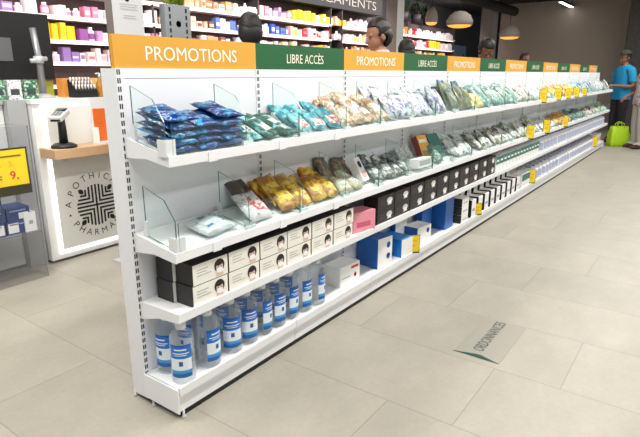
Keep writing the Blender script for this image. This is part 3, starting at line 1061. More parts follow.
def striped(x, y, z, w, d, h, label, group):
    o = carton('sanitizer_box', label, 'box', x, y, z, w, d, h, [WCARD, BLACKCARD], 0, 0, group, [0, 0, 0, 0, 1, 1])
    patch(o, 'caption', -w * 0.3, w * 0.3, h * 0.35, h * 0.5, -d / 2 - 0.0002, GREYP)
    return o


for j in range(3):
    striped(3.05, -0.12, ZB + 0.001 + j * 0.071, 0.15, 0.13, 0.07, f'flat white box with black ends, {lay[0] if j == 0 else "middle" if j == 1 else "topmost"} of the stack of three', 'stack of three flat white boxes')
for i in range(9):
    striped(3.26 + i * 0.165, -0.125, ZB + 0.001, 0.105, 0.12, 0.155, f'white box with black sides on the base deck, {nth(i + 1)} from the near end', 'white boxes with black sides')
for i in range(9):
    striped(3.30 + i * 0.165, -0.03, ZB + 0.001, 0.10, 0.06, 0.2, f'taller black sided box behind the white row, {nth(i + 1)} from the near end', 'black sided boxes at the back')
for i in range(3):
    o = carton('toothpaste_box', f'white box with teal top on the base deck, {nth(i + 1)} from the near end', 'box', 4.77 + i * 0.105, -0.13, ZB + 0.001, 0.098, 0.11, 0.15, [WCARD], 0, 0, 'teal topped white boxes on the base deck')
    patch(o, 'teal_band', -0.049, 0.049, 0.075, 0.1495, -0.0552, TEALCARD)

# small white bottles at the far end
WB = mat('white_bottle_plastic', (236, 238, 242), 0.35)
k = MB()
k.lathe([(0.0, 0.001), (0.036, 0), (0.04, 0.006), (0.04, 0.10), (0.032, 0.122), (0.014, 0.13), (0.014, 0.136)], n=16)
W_BODY = k.mesh('lotion_bottle', WB)
k = MB()
k.lathe([(0.018, 0.13), (0.018, 0.158), (0.0, 0.16)], n=12)
W_CAP = k.mesh('cap', mat('lilac_grey_cap', (150, 152, 172), 0.4))
k = MB()
k.lathe([(0.0405, 0.02), (0.0405, 0.09)], n=10, a0=-PI / 2 - 1.0, a1=-PI / 2 + 1.0)
W_LAB = k.mesh('label', mat('pale_grey_label', (176, 182, 204), 0.4))


def lotion(x, y, z, label, group):
    o = link('lotion_bottle', W_BODY, None, (x, y, z + 0.001), (0, 0, pr_.uniform(-0.4, 0.4)))
    o.scale = (1.9, 1.9, 1.2)
    tag(o, label, 'bottle', group)
    link('cap', W_CAP, o)
    link('label', W_LAB, o)


for i in range(26):
    o = lotion(5.42 + i * 0.172, -0.125, ZT3, f'white bottle with lilac grey cap on the third shelf, {nth(i + 1)} from near end', 'white bottles on the third shelf')
for i in range(23):
    o = lotion(5.22 + i * 0.172, -0.105, ZB, f'white bottle with lilac grey cap on the base deck, {nth(i + 1)} from near end', 'white bottles on the base deck')
for i in range(5):
    o = carton('cosmetic_box', f'cream box at the far end of the base deck, {nth(i + 1)} of five', 'box', 9.27 + i * 0.11, -0.12, ZB + 0.001, 0.1, 0.11, 0.17, [CREAMCARD], 0, 0, 'cream boxes at the far end')
    patch(o, 'print', -0.035, 0.035, 0.06, 0.12, -0.0552, mat('red_yellow_print', (220, 130, 70), 0.5))


# yellow price tags on clips
def price_tag(x, z, y, w, h, label, lean=8):
    t = thing('price_tag', label, 'price tag', (x, y, z), 0, 'yellow price tags along the shelves')
    t.rotation_euler = (0, 0, math.radians(-48))
    k = MB()
    k.box(-w / 2, w / 2, -0.002, 0.002, 0, h)
    c = k.build('card', TAGY, t)
    k = MB()
    for (a, b_, c0, c1) in ((-w / 2 - .001, w / 2 + .001, -.006, .004), (-w / 2 - .001, w / 2 + .001, h - .001, h + .001)):
        k.box(a, b_, -0.0026, 0.0026, c0, c1)
    for a in (-w / 2, w / 2):
        k.box(a - 0.0015, a + 0.0015, -0.0026, 0.0026, 0, h)
    k.build('frame', BLACK, t)
    k = MB()
    k.box(-w * 0.3, w * 0.3, -0.003, -0.002, h * 0.62, h * 0.72)
    k.box(-w * 0.2, w * 0.2, -0.003, -0.002, h * 0.3, h * 0.48)
    k.build('print', ORANGEC, t)


price_tag(2.06, ZB + 0.007, -0.19, 0.10, 0.125, 'yellow price tag before the low bright blue box on the base deck')
price_tag(3.34, ZB + 0.007, -0.19, 0.08, 0.10, 'yellow price tag before the white boxes with black sides')
price_tag(5.08, ZB + 0.007, -0.19, 0.10, 0.15, 'yellow price tag where the white bottles begin on the base deck')
price_tag(9.0, ZB + 0.007, -0.19, 0.12, 0.16, 'yellow price tag near the cream boxes on the base deck')
for i, (x, h) in enumerate(((5.03, 0.14), (5.72, 0.13), (6.25, 0.12), (6.75, 0.12), (7.3, 0.1))):
    price_tag(x, ZT1F - 0.015, -0.236, 0.085, h, f'yellow price tag clipped to the top shelf front, {nth(i + 1)} from the near end', 0)
for i, (x, h) in enumerate(((4.66, 0.14), (5.35, 0.15), (6.3, 0.12))):
    price_tag(x, ZT2F - 0.015, -0.232, 0.085, h, f'yellow price tag clipped to the second shelf front, {nth(i + 1)} from the near end', 0)

# small white label clips on the shelf fronts
for t, D in ((1, 0.229), (2, 0.225)):
    for i, x in enumerate((0.21, 0.62, 1.05)):
        k = MB()
        k.box(x - 0.022, x + 0.022, -D - 0.004, -D - 0.001, TIERS[t][1] - 0.034, TIERS[t][1] + 0.005)
        tag(k.build('label_clip', WHITE), f'small white label clip on the {TIERS[t][0]} shelf front, {nth(i + 1)} from near end', 'label clip', 'white label clips on the shelf fronts')

# ------------------------------------------------------------------ floor sticker
fs = thing('floor_sticker', 'pale floor sticker reading ORDONNANCES with a dark green band', 'sticker', (1.18, -0.975, 0))
k = MB()
k.box(0, 0.47, -0.118, 0.112, 0.0004, 0.0012)
k.build('film', mat('sticker_film', (152, 147, 136), 0.35), fs)
k = MB()
k.prism([(-0.004, -0.118), (0.03, -0.02), (0.026, 0.01), (-0.004, 0.112)], 'z', 0.0004, 0.0018)
k.build('green_band', mat('dark_green_band', (24, 66, 58), 0.4), fs)
e = link('lettering', text_mesh('ORDONNANCES', 0.38, 0.055, mat('dark_green_ink', (52, 70, 66), 0.5), 0.0, 'xy'), fs, (0.255, 0.012, 0.0022))

# ------------------------------------------------------------------ pharmacy counter with lit front
ct = thing('counter', 'white pharmacy counter with lit front panel and round pharmacy emblem', 'counter', (0, 0, 0))
k = MB()
k.box(0.66, 3.6, 2.012, 2.6, 0.02, 1.15)
k.build('body', mat('counter_white', (232, 232, 230), 0.5), ct)
k = MB()
k.box(0.655, 3.62, 2.0, 2.62, 1.15, 1.178)
k.build('worktop', WHITE, ct)
k = MB()
k.box(0.745, 1.36, 2.002, 2.011, 0.09, 0.80)
k.build('front_panel', mat('frosted_panel', (224, 222, 215), 0.45), ct)
k = MB()
k.box(0.745, 1.36, 2.003, 2.011, 0.83, 1.125)
k.build('upper_panel', mat('frosted_white_panel', (236, 235, 230), 0.45), ct)
k = MB()
for a, c, z0, z1 in ((0.722, 0.745, 0.06, 1.142), (1.36, 1.383, 0.06, 1.142), (0.745, 1.36, 0.06, 0.082), (0.745, 1.36, 1.125, 1.142)):
    k.box(a, c, 2.0, 2.0115, z0, z1)
k.build('led_frame', mat('led_frame', (255, 255, 252), 0.5, emit=1.6), ct)
k = MB()
k.box(0.668, 1.42, 1.80, 2.0, 0.785, 0.853)
k.bevel(0.004, 2)
k.build('wooden_shelf', WOOD, ct)
k = MB()
for a in (0.76, 1.30):
    k = MB()
    k.box(a, a + 0.04, 1.9, 2.0, 0.76, 0.785)
    k.build('bracket', GREYMETAL, ct)
# emblem: cross of nested corner lines with a leaf in each corner, lettering around it
EC = (1.050, 0.375)
k = MB()


def bar(x0, x1, z0, z1):
    k.box(EC[0] + min(x0, x1), EC[0] + max(x0, x1), 2.0005, 2.002, EC[1] + min(z0, z1), EC[1] + max(z0, z1))


R0, T0 = 0.160, 0.0072
bar(-R0, R0, -T0, T0)
bar(-T0, T0, -R0, R0)
for sx in (-1, 1):
    for sz in (-1, 1):
        for j, d in enumerate((0.0285, 0.057, 0.0855)):
            rr = R0 - (0.002, 0.012, 0.03)[j]
            bar(sx * (d - T0), sx * (d + T0), sz * (d - T0), sz * rr)
            bar(sx * (d + T0), sx * rr, sz * (d - T0), sz * (d + T0))
        for off in (-1, 1):
            pts = []
            for i in range(13):
                u = i / 12
                wdt = 0.016 * math.sin(PI * u)
                pts.append((u * 0.054, wdt))
            pts = pts + [(p[0], -p[1] * 0.2) for p in pts[-2:0:-1]]
            q = []
            for a, b_ in pts:
                b_ = b_ * off + off * 0.002
                x_, z_ = 0.1 + (a - b_) * 0.7071, 0.1 + (a + b_) * 0.7071
                q.append((EC[0] + sx * x_, EC[1] + sz * z_))
            k.prism(q, 'y', 2.0005, 2.002)
emb = k.build('emblem', INK, ct)
lt = MB()
for s, angs, outw in (('APOTHICAIRE', (170, 149, 131, 112, 95, 79, 64, 48, 35, 22, 6), True), ('PHARMACIE', (213, 230, 247, 263, 281, 300, 317, 330, 343), False)):
    for ch, a in zip(s, angs):
        me = letter(ch, 0.05, INK, 0.0)
        r = 0.207 if outw else 0.238
        th = math.radians(a)
        rot = th - PI / 2 if outw else th + PI / 2
        cx_, cz_ = EC[0] + r * math.cos(th), EC[1] + r * math.sin(th)
        vs = []
        for v in me.vertices:
            x_, z_ = v.co.x, v.co.y
            vs.append(lt.bm.verts.new((cx_ + x_ * math.cos(rot) - z_ * math.sin(rot), 2.0012, cz_ + x_ * math.sin(rot) + z_ * math.cos(rot))))
        for p in me.polygons:
            try:
                lt.bm.faces.new([vs[i] for i in p.vertices])
            except ValueError:
                pass
        bpy.data.meshes.remove(me)
a = math.radians(191)
c0 = [lt.bm.verts.new((EC[0] + 0.225 * math.cos(a) + 0.008 * math.cos(2 * PI * i / 12), 2.0012, EC[1] + 0.225 * math.sin(a) + 0.008 * math.sin(2 * PI * i / 12))) for i in range(12)]
lt.bm.faces.new(c0)
lt.build('emblem_lettering', INK, ct)

# neighbouring plain counter behind the acrylic display
ct2 = thing('counter', 'plain white counter with grey end post behind the clear display stand', 'counter', (0, 0, 0))
k = MB()
k.box(-1.6, 0.52, 2.12, 2.6, 0.02, 1.15)
k.build('body', mat('counter_white_plain', (226, 226, 224), 0.5), ct2)
k = MB()
k.box(-1.6, 0.52, 2.10, 2.62, 1.15, 1.178)
k.build('worktop', mat('grey_worktop', (170, 170, 168), 0.5), ct2)
k = MB()
k.box(0.525, 0.65, 2.06, 2.6, 0.0, 1.176)
k.build('end_post', mat('grey_post', (164, 165, 166), 0.5), ct2)

# card terminal on the wooden shelf
t = thing('card_terminal', 'white and black card payment terminal on the wooden shelf', 'payment terminal', (0.785, 1.885, 0.853), math.radians(-48))
k = MB()
k.lathe([(0.0, 0), (0.085, 0.0), (0.085, 0.016), (0.06, 0.03), (0.03, 0.034), (0.0, 0.034)], n=28)
k.build('base', BLACK, t)
k = MB()
k.tube([(0, 0, 0.03), (0, 0.004, 0.12), (0, 0.0, 0.2)], [0.03, 0.027, 0.024], 14)
k.build('stand_post', BLACK, t)
k = MB()
T = Matrix.Translation((0, -0.015, 0.222)) @ Matrix.Rotation(math.radians(14), 4, 'X')
k.box(-0.042, 0.042, -0.09, 0.09, -0.02, 0.022, 0, T)
k.bevel(0.01, 3)
hd = k.build('terminal_body', mat('pale_terminal', (214, 214, 212), 0.4), t)
k = MB()
k.box(-0.034, 0.034, 0.015, 0.08, 0.022, 0.0245, 0, T)
k.build('screen', mat('dark_screen', (32, 36, 40), 0.15), t)
k = MB()
for i in range(3):
    for j in range(4):
        k.box(-0.03 + i * 0.022, -0.014 + i * 0.022, -0.078 + j * 0.021, -0.064 + j * 0.021, 0.022, 0.025, 0, T)
k.build('keypad', mat('grey_keys', (120, 122, 124), 0.5), t)
k = MB()
k.box(-0.03, 0.03, -0.094, -0.088, -0.012, 0.0, 0, T)
k.build('card_slot', BLACK, t)

# orange leaflet in a white holder on the shelf
t = thing('leaflet_holder', 'white leaflet holder with an orange leaflet on the wooden shelf', 'leaflet holder', (1.115, 1.9, 0.853))
k = MB()
k.box(-0.075, 0.075, -0.04, 0.045, 0, 0.012)
k.box(-0.075, 0.075, 0.03, 0.036, 0.012, 0.33)
k.box(-0.075, -0.069, -0.04, 0.03, 0.012, 0.12)
k.box(0.069, 0.075, -0.04, 0.03, 0.012, 0.12)
k.build('holder', WHITE, t)
k = MB()
k.box(-0.062, 0.066, 0.022, 0.029, 0.014, 0.25)
k.build('leaflet', mat('orange_leaflet', (238, 112, 34), 0.5), t)

# clear acrylic display stand with price sign and blue boxes
ac = thing('display_stand', 'clear acrylic display stand with yellow price sign and blue boxes', 'display stand', (0, 0, 0))
k = MB()
AX0, AX1, AY0, AY1 = -0.2, 0.515, 1.805, 2.04
k.box(AX0, AX1, AY0, AY0 + 0.006, 0.0, 0.33)
k.build('front_panel', clear('smoky_acrylic', (240, 240, 240), 0.06, 0.12, (190, 190, 188), 0.12), ac)
k = MB()
k.box(AX0, AX1, AY0, AY0 + 0.005, 0.33, 1.03)
k.build('front_window', ACRYL, ac)
k = MB()
k.box(AX1 - 0.006, AX1, AY0 + 0.006, AY1, 0.0, 1.03)
k.build('side_panel', ACRYL, ac)
k = MB()
k.box(AX0, AX1 - 0.006, AY1 - 0.006, AY1, 0.0, 1.03)
k.build('back_panel', clear('hazy_acrylic', (246, 247, 248), 0.06, 0.2, (190, 192, 194), 0.12), ac)
k = MB()
k.box(AX0, AX1 - 0.007, AY0 + 0.007, AY1 - 0.007, 0.322, 0.332)
k.build('shelf', ACRYL, ac)
k = MB()
k.box(AX1 - 0.004, AX1 + 0.0015, AY0 - 0.0015, AY0 + 0.004, 0, 1.03)
k.build('edge_strip', ACRYLEDGE, ac)

sg = thing('price_sign', 'yellow price sign in a dark frame on the clear display stand', 'price sign', (0.20, 1.80, 0.60))
k = MB()
k.box(-0.30, 0.285, -0.006, 0.0, 0, 0.30)
k.build('frame', mat('dark_olive_frame', (58, 54, 30), 0.5), sg)
k = MB()
k.box(-0.29, 0.272, -0.009, -0.006, 0.062, 0.288)
k.build('card', TAGY, sg)
link('price_print', text_mesh('9,', 0.05, 0.062, REDP, 0.01), sg, (0.185, -0.0105, 0.125))
link('price_print', text_mesh('3,', 0.032, 0.04, ORANGEC, 0.01), sg, (0.175, -0.0105, 0.198))
k = MB()
k.box(-0.2, 0.24, -0.0105, -0.009, 0.245, 0.255)
for z in (0.19, 0.125, 0.108):
    k.box(-0.1, 0.11, -0.0105, -0.009, z, z + 0.007)
k.build('caption', mat('olive_print_dark', (120, 100, 30), 0.5), sg)
BLUEB = mat('navy_blue_card', (36, 62, 120), 0.45)
for i in range(4):
    for j in range(3):
        if (i, j) == (3, 2):
            continue
        o = carton('test_box', f'navy blue and white box in the clear stand, {nth(i + 1)} column, {["lower", "middle", "upper"][j]} layer', 'box',
                   -0.08 + i * 0.155 + 0.01 * (j % 2), 1.925, 0.333 + j * 0.088, 0.145, 0.17, 0.086, [BLUEB], 0, 0, 'navy blue boxes in the clear stand')
        patch(o, 'white_panel', *[(-0.065, 0.0), (0.0, 0.06), (-0.02, 0.065)][(i + j) % 3], 0.01, 0.05 if j else 0.075, -0.0855, WCARD)
        patch(o, 'caption', -0.055, 0.05, 0.062, 0.07, -0.0855, mat('pale_blue_print', (150, 170, 210), 0.5))
o = carton('test_box', 'white box standing upright at the corner of the clear stand', 'box', 0.46, 1.87, 0.333, 0.075, 0.08, 0.13, [WCARD])
patch(o, 'caption', -0.01, 0.015, 0.05, 0.075, -0.0405, GREYP)

# things on the counter
t = thing('monitor', 'black till monitor seen from behind above the counter', 'monitor', (0.62, 2.45, 1.178))
k = MB()
k.box(-0.42, 0.46, -0.02, 0.02, 0.13, 0.60)
k.bevel(0.006, 2)
k.build('screen_housing', BLACK, t)
k = MB()
k.box(0.02, 0.16, -0.028, -0.02, 0.26, 0.42)
k.build('mount_plate', mat('dim_grey_plate', (92, 94, 96), 0.5), t)
k = MB()
k.lathe([(0.0, 0), (0.11, 0), (0.11, 0.012), (0.0, 0.014)], (0.05, 0, 0), 24)
k.tube([(0.05, 0, 0.01), (0.05, 0, 0.2)], 0.02, 12)
k.build('stand', BLACK, t)
t = thing('scanner_stand', 'grey pole stand with clamp on the counter before the monitor', 'pole stand', (0.90, 2.3, 1.178))
k = MB()
k.lathe([(0.0, 0), (0.085, 0), (0.085, 0.008), (0.03, 0.03), (0.0, 0.03)], n=24)
k.build('base', GREYMETAL, t)
k = MB()
k.tube([(0, 0, 0.02), (0.005, 0, 0.25), (-0.015, 0, 0.49)], [0.026, 0.022, 0.022], 14)
k.build('pole', mat('satin_grey', (150, 152, 156), 0.35, 0.5), t)
k = MB()
k.tube([(-0.06, 0, 0.26), (0.06, 0, 0.28)], 0.016, 10)
k.tube([(0, 0, 0.245), (0, 0, 0.295)], 0.034, 14)
k.build('clamp', GREYMETAL, t)
# black tray of lip balms, orange boxes, bottles
t = thing('lip_balm_tray', 'black tray of small lip balms on the counter edge', 'counter display', (1.10, 2.12, 1.178))
k = MB()
k.box(-0.07, 0.10, -0.05, 0.06, 0, 0.05)
k.prism([(-0.05, 0.05), (0.06, 0.05), (0.06, 0.13)], 'x', -0.07, 0.10)
k.build('tray', BLACK, t)
k = MB()
for i in range(7):
    for j in range(3):
        k.tube([(-0.058 + i * 0.0245, -0.03 + j * 0.033, 0.06 + j * 0.026), (-0.058 + i * 0.0245, -0.03 + j * 0.033, 0.095 + j * 0.026)], 0.007, 8)
k.build('lip_balm_tips', mat('balm_white', (236, 222, 218), 0.4), t)
for i in range(4):
    carton('pastille_box', f'orange pastille box on the counter behind the lip balms, {nth(i + 1)} of four', 'box', 1.06 + i * 0.075, 2.28, 1.178, 0.07, 0.09, 0.14, [mat('orange_pastille', ((228, 150, 70), (236, 176, 80), (222, 120, 60), (240, 190, 110))[i], 0.5)], 0, 0, 'orange boxes on the counter')
o = carton('pastille_box', 'flat yellow green box on the counter beside the scanner stand', 'box', 1.0, 2.52, 1.178, 0.16, 0.09, 0.12, [mat('yellow_green_card', (190, 190, 70), 0.5)])
t = thing('pump_bottle', 'amber pump bottle on the counter edge', 'bottle', (1.245, 2.10, 1.178))
k = MB()
k.lathe([(0, 0), (0.028, 0), (0.03, 0.01), (0.03, 0.1), (0.012, 0.125), (0.012, 0.14)], n=18)
k.build('body', mat('amber_plastic', (170, 120, 40), 0.25), t)
k = MB()
k.tube([(0, 0, 0.14), (0, 0, 0.175)], 0.01, 10)
k.tube([(0, 0, 0.175), (-0.035, -0.01, 0.172)], 0.006, 8)
k.build('pump', WHITE, t)
t = thing('shampoo_bottle', 'coral round shouldered bottle at the end of the counter row', 'bottle', (1.345, 2.10, 1.178))
k = MB()
k.lathe([(0, 0), (0.045, 0), (0.048, 0.02), (0.046, 0.11), (0.03, 0.15), (0.015, 0.16), (0, 0.16)], n=20)
k.build('body', mat('coral_plastic', (216, 120, 90), 0.35), t)
k = MB()
k.lathe([(0.0485, 0.03), (0.0475, 0.09)], n=12, a0=-PI / 2 - 1.1, a1=-PI / 2 + 1.1)
k.build('label', REDP, t)
for i in range(4):
    o = carton('gadget_box', f'small patterned box at the worktop end, {nth(i + 1)} from the display stand', 'box', 0.42 + i * 0.11, 2.2, 1.178, 0.09, 0.07, 0.13, [LWHITE if i % 2 == 0 else LGREEN], 0, 0, 'patterned boxes on the counter')
    patch(o, 'print', -0.03, 0.03, 0.03, 0.07, -0.0355, mat('dark_print', (60, 64, 66), 0.5))

# information totem and slotted column between gondola and counter
t = thing('information_totem', 'tall pale grey information totem above the first amber sign', 'totem', (1.14, 1.55, 0))
k = MB()
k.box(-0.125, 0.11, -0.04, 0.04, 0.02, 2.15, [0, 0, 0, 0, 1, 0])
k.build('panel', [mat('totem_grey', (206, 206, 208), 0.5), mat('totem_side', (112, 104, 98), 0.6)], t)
k = MB()
k.box(-0.2, 0.2, -0.14, 0.14, 0, 0.02)
k.build('base', GREYMETAL, t)
k = MB()
for i, (z, w) in enumerate(((1.79, 0.07), (1.775, 0.06), (1.76, 0.065), (1.72, 0.045), (1.705, 0.05))):
    k.box(-w, w, -0.0415, -0.04, z, z + 0.004)
k.build('caption', GREYP, t)
k = MB()
k.lathe([(0.0, 0), (0.02, 0)], (0, 0, 0), 16)
e = k.build('dot', INK, t, (-0.01, -0.0412, 1.83))
e.rotation_euler = (PI / 2, 0, 0)
t = thing('slotted_column', 'grey slotted metal display column behind the first amber sign', 'display column', (1.56, 1.55, 0))
k = MB()
k.box(-0.115, 0.115, -0.03, 0.03, 0.02, 1.83)
k.build('column', mat('galvanised_grey', (158, 162, 166), 0.4, 0.4), t)
k = MB()
for s in (-1, 1):
    for j in range(36):
        z = 0.1 + j * 0.048
        k.box(s * 0.075 - 0.008, s * 0.075 + 0.008, -0.0312, -0.03, z, z + 0.03)
k.build('slot_pattern', INK, t)
k = MB()
k.lathe([(0.014, 0), (0.022, 0)], (0, 0, 0), 20)
e = k.build('ring_mark', WCARD, t, (0.0, -0.0312, 1.70))
e.rotation_euler = (PI / 2, 0, 0)
k = MB()
k.box(-0.2, 0.2, -0.14, 0.14, 0, 0.02)
k.build('base', GREYMETAL, t)
k = MB()
rr = random.Random(5)
for i in range(60):
    a, l = rr.uniform(0, 2 * PI), rr.uniform(0.05, 0.1)
    c = Vector((rr.uniform(-0.07, 0.07), rr.uniform(-0.02, 0.02), 1.83))
    d = Vector((math.cos(a) * 0.6, math.sin(a) * 0.6, rr.uniform(0.5, 1.0))).normalized() * l
    s_ = d.cross(Vector((0, 0, 1))).normalized() * 0.014
    v = [k.bm.verts.new(c), k.bm.verts.new(c + d * 0.5 + s_), k.bm.verts.new(c + d), k.bm.verts.new(c + d * 0.5 - s_)]
    k.bm.faces.new(v)
tuft = k.build('leaf_tuft', mat('lime_leaves', (128, 148, 40), 0.6), None, None, False)
tag(tuft, 'lime green leaf tuft on top of the slotted column', 'plant')
tuft.location = (1.56, 1.55, 0.0)

# ------------------------------------------------------------------ medicine wall
ws = thing('wall_shelving', 'long dark wall shelving with lit pink white shelf edges of medicines', 'wall shelving', (0, 0, 0))
LEVELS = (0.35, 0.65, 0.95, 1.22, 1.49, 1.74, 2.01, 2.29)
EDGE = mat('shelf_edge_white', (244, 232, 230), 0.45)
for (xa, xb) in ((-0.5, 8.0), (8.4, 14.3)):
    k = MB()
    k.box(xa, xb, 4.93, 4.97, 0.05, 2.6)
    k.build('back_panel', mat('dark_taupe_panel', (92, 80, 78), 0.7), ws)
    for z in LEVELS:
        k = MB()
        k.box(xa, xb, 4.60, 4.93, z - 0.035, z)
        s_ = k.build('shelf_board', EDGE, ws)
        k = MB()
        k.box(xa + 0.05, xb - 0.05, 4.64, 4.66, z - 0.043, z - 0.035)
        k.build('led_line', LEDW, s_)
    n = round((xb - xa) / 2.4)
    for i in range(n + 1):
        x = xa + (xb - xa) * i / n
        k = MB()
        k.box(x - 0.012, x + 0.012, 4.62, 4.95, 0.0, 2.6)
        k.build('side_panel', mat('dark_side', (60, 54, 54), 0.6), ws)
FASC = mat('dark_green_fascia', (20, 25, 23), 0.7)
k = MB()
k.box(-0.5, 9.95, 4.58, 4.97, 2.6, 3.19)
fa = k.build('fascia', FASC, ws)
link('lettering', text_mesh('MEDICAMENTS', 2.95, 0.17, mat('dim_lettering', (150, 146, 140), 0.6), -0.008), ws, (8.20, 4.577, 2.775))

PAL = {
    'pinkmix': ((236, 214, 216), (226, 176, 186), (240, 236, 236), (214, 130, 158), (206, 190, 210), (238, 226, 214)),
    'yellow': ((244, 214, 30), (248, 224, 60), (236, 196, 24)),
    'purple': ((150, 84, 156), (238, 230, 238), (190, 150, 196), (240, 220, 232)),
    'orange': ((234, 150, 90), (240, 190, 160), (226, 110, 60), (240, 224, 210), (232, 160, 140)),
    'white': ((240, 238, 238), (226, 226, 232), (236, 220, 220), (240, 240, 236)),
    'blue': ((50, 90, 180), (220, 228, 240), (90, 120, 190), (238, 238, 240)),
    'red': ((206, 40, 56), (232, 120, 130), (238, 210, 210), (190, 30, 50), (240, 230, 230)),
    'ylmix': ((240, 206, 60), (240, 234, 220), (236, 190, 60), (238, 226, 190), (220, 180, 160)),
    'brown': ((150, 100, 76), (226, 196, 180), (236, 224, 216), (120, 84, 70), (230, 170, 130)),
    'lilac': ((214, 200, 226), (240, 230, 236), (150, 120, 180), (236, 214, 220)),
}
ZONES = {
    2.01: ((1.5, 2.2, 'lilac'), (2.2, 3.0, 'pinkmix'), (3.0, 3.85, 'white'), (3.85, 4.9, 'brown'), (4.9, 5.5, 'blue'), (5.5, 6.2, 'white'), (6.2, 6.7, 'blue'), (6.7, 7.1, 'ylmix'), (7.1, 8.1, 'red'), (8.1, 8.9, 'white'), (8.9, 9.4, 'ylmix'), (9.4, 9.9, 'red'), (11.1, 12.6, 'red'), (12.6, 13.4, 'yellow'), (13.4, 14.2, 'white')),
    1.74: ((2.1, 2.62, 'yellow'), (2.62, 3.1, 'purple'), (3.1, 4.2, 'pinkmix'), (4.2, 5.2, 'brown'), (5.2, 6.4, 'white'), (6.4, 8.0, 'ylmix'), (8.4, 9.9, 'brown'), (11.4, 13.8, 'ylmix')),
    2.29: ((4.2, 5.3, 'orange'), (5.3, 5.9, 'white'), (5.9, 6.4, 'pinkmix'), (6.4, 6.8, 'purple'), (6.8, 7.5, 'yellow'), (7.5, 8.6, 'ylmix'), (8.6, 9.9, 'pinkmix'), (11.0, 11.5, 'orange'), (11.5, 12.4, 'red'), (12.4, 14.2, 'white')),
    1.49: ((2.25, 2.7, 'lilac'), (2.7, 3.1, 'pinkmix'), (3.1, 3.9, 'white'), (3.9, 4.6, 'brown')),
}
LNAME = {2.29: 'upper', 2.01: 'second', 1.74: 'third', 1.49: 'fourth'}
CNAME = {'pinkmix': 'pink and white', 'yellow': 'bright yellow', 'purple': 'purple and white', 'orange': 'orange toned', 'white': 'whitish', 'blue': 'blue and white', 'red': 'red and pink', 'ylmix': 'yellow and cream', 'brown': 'brown and cream', 'lilac': 'lilac and white'}
_pm = {}


def pm(c):
    if c not in _pm:
        _pm[c] = mat('medicine_card', c, 0.45)
    return _pm[c]


rw = random.Random(12)
for z, zones in ZONES.items():
    count = {}
    for xa, xb, pal in zones:
        x = xa + 0.02
        while x < xb - 0.05:
            w = rw.uniform(0.065, 0.135)
            h = rw.uniform(0.09, 0.18)
            if pal == 'yellow':
                h = rw.uniform(0.16, 0.2)
            x1 = min(x + w, xb)
            c = rw.choice(PAL[pal])
            c2 = rw.choice(PAL[pal])
            count[pal] = count.get(pal, 0) + 1
            cyl = rw.random() < 0.25 and pal != 'yellow'
            nm = 'medicine_bottle' if cyl else 'medicine_box'
            lab = f'{CNAME[pal]} medicine {"bottle" if cyl else "box"}, {nth(count[pal])} such along the {LNAME[z]} wall shelf'
            cxm, ww = (x + x1) / 2, x1 - x - 0.008
            if cyl:
                r = min(ww / 2, 0.045)
                k = MB()
                k.lathe([(0, 0), (r, 0), (r, h * 0.7), (r * 0.5, h * 0.82)], n=12)
                o = k.build(nm, pm(c), None, (cxm, 4.68, z))
                k = MB()
                k.lathe([(r * 0.55, h * 0.8), (r * 0.55, h), (0, h)], n=10)
                k.build('cap', pm((238, 236, 236)), o)
                k = MB()
                k.lathe([(r * 1.01, h * 0.15), (r * 1.01, h * 0.55)], n=8, a0=-PI / 2 - 1.2, a1=-PI / 2 + 1.2)
                k.build('label', pm(c2), o)
            else:
                k = MB()
                k.box(-ww / 2, ww / 2, -0.05, 0.06, 0, h)
                o = k.build(nm, pm(c), None, (cxm, 4.67 + rw.uniform(0, 0.03), z))
                patch(o, 'print', -ww * 0.4, ww * 0.4, h * rw.uniform(0.15, 0.4), h * rw.uniform(0.55, 0.8), -0.05, pm(c2), 0.001)
            tag(o, lab, 'medicine', f'medicines on the {LNAME[z]} wall shelf')
            x = x1 + rw.choice((0.004, 0.01, 0.03))

# ------------------------------------------------------------------ hanging lamps, plants, poster beyond the column
SHADE = mat('pale_woven_shade', (150, 142, 134), 0.8)
WARM = mat('warm_lamp_glow', (255, 170, 76), 0.5, emit=0.9)


def pendant(x, y, z, r, h, label):
    t = thing('pendant_lamp', label, 'pendant lamp', (x, y, z), 0, 'pendant lamps')
    k = MB()
    prof = [(r * 0.12, h), (r * 0.45, h * 0.93), (r * 0.8, h * 0.68), (r, h * 0.3), (r * 0.97, 0.0)]
    k.lathe(prof + [(p[0] * 0.95, p[1] - 0.004) for p in prof[::-1]], n=28)
    k.build('shade', SHADE, t)
    k = MB()
    k.lathe([(0, -h * 0.2), (r * 0.5, -h * 0.17), (r * 0.8, -h * 0.09), (r * 0.93, h * 0.02), (r * 0.9, h * 0.06), (0, h * 0.06)], n=24)
    k.build('diffuser', WARM, t)
    k = MB()
    k.tube([(0, 0, h * 0.9), (0, 0, 3.2 - z)], 0.006, 6)
    k.build('cord', BLACK, t)
    return t


pendant(9.68, 3.25, 2.38, 0.13, 0.30, 'small pale bell shaped pendant lamp beside the column')
pendant(8.49, 2.16, 2.19, 0.235, 0.24, 'wide pale bowl pendant lamp with warm glow, largest of three')
pendant(11.63, 2.22, 2.15, 0.23, 0.26, 'pale pendant lamp in front of the grey pillar')


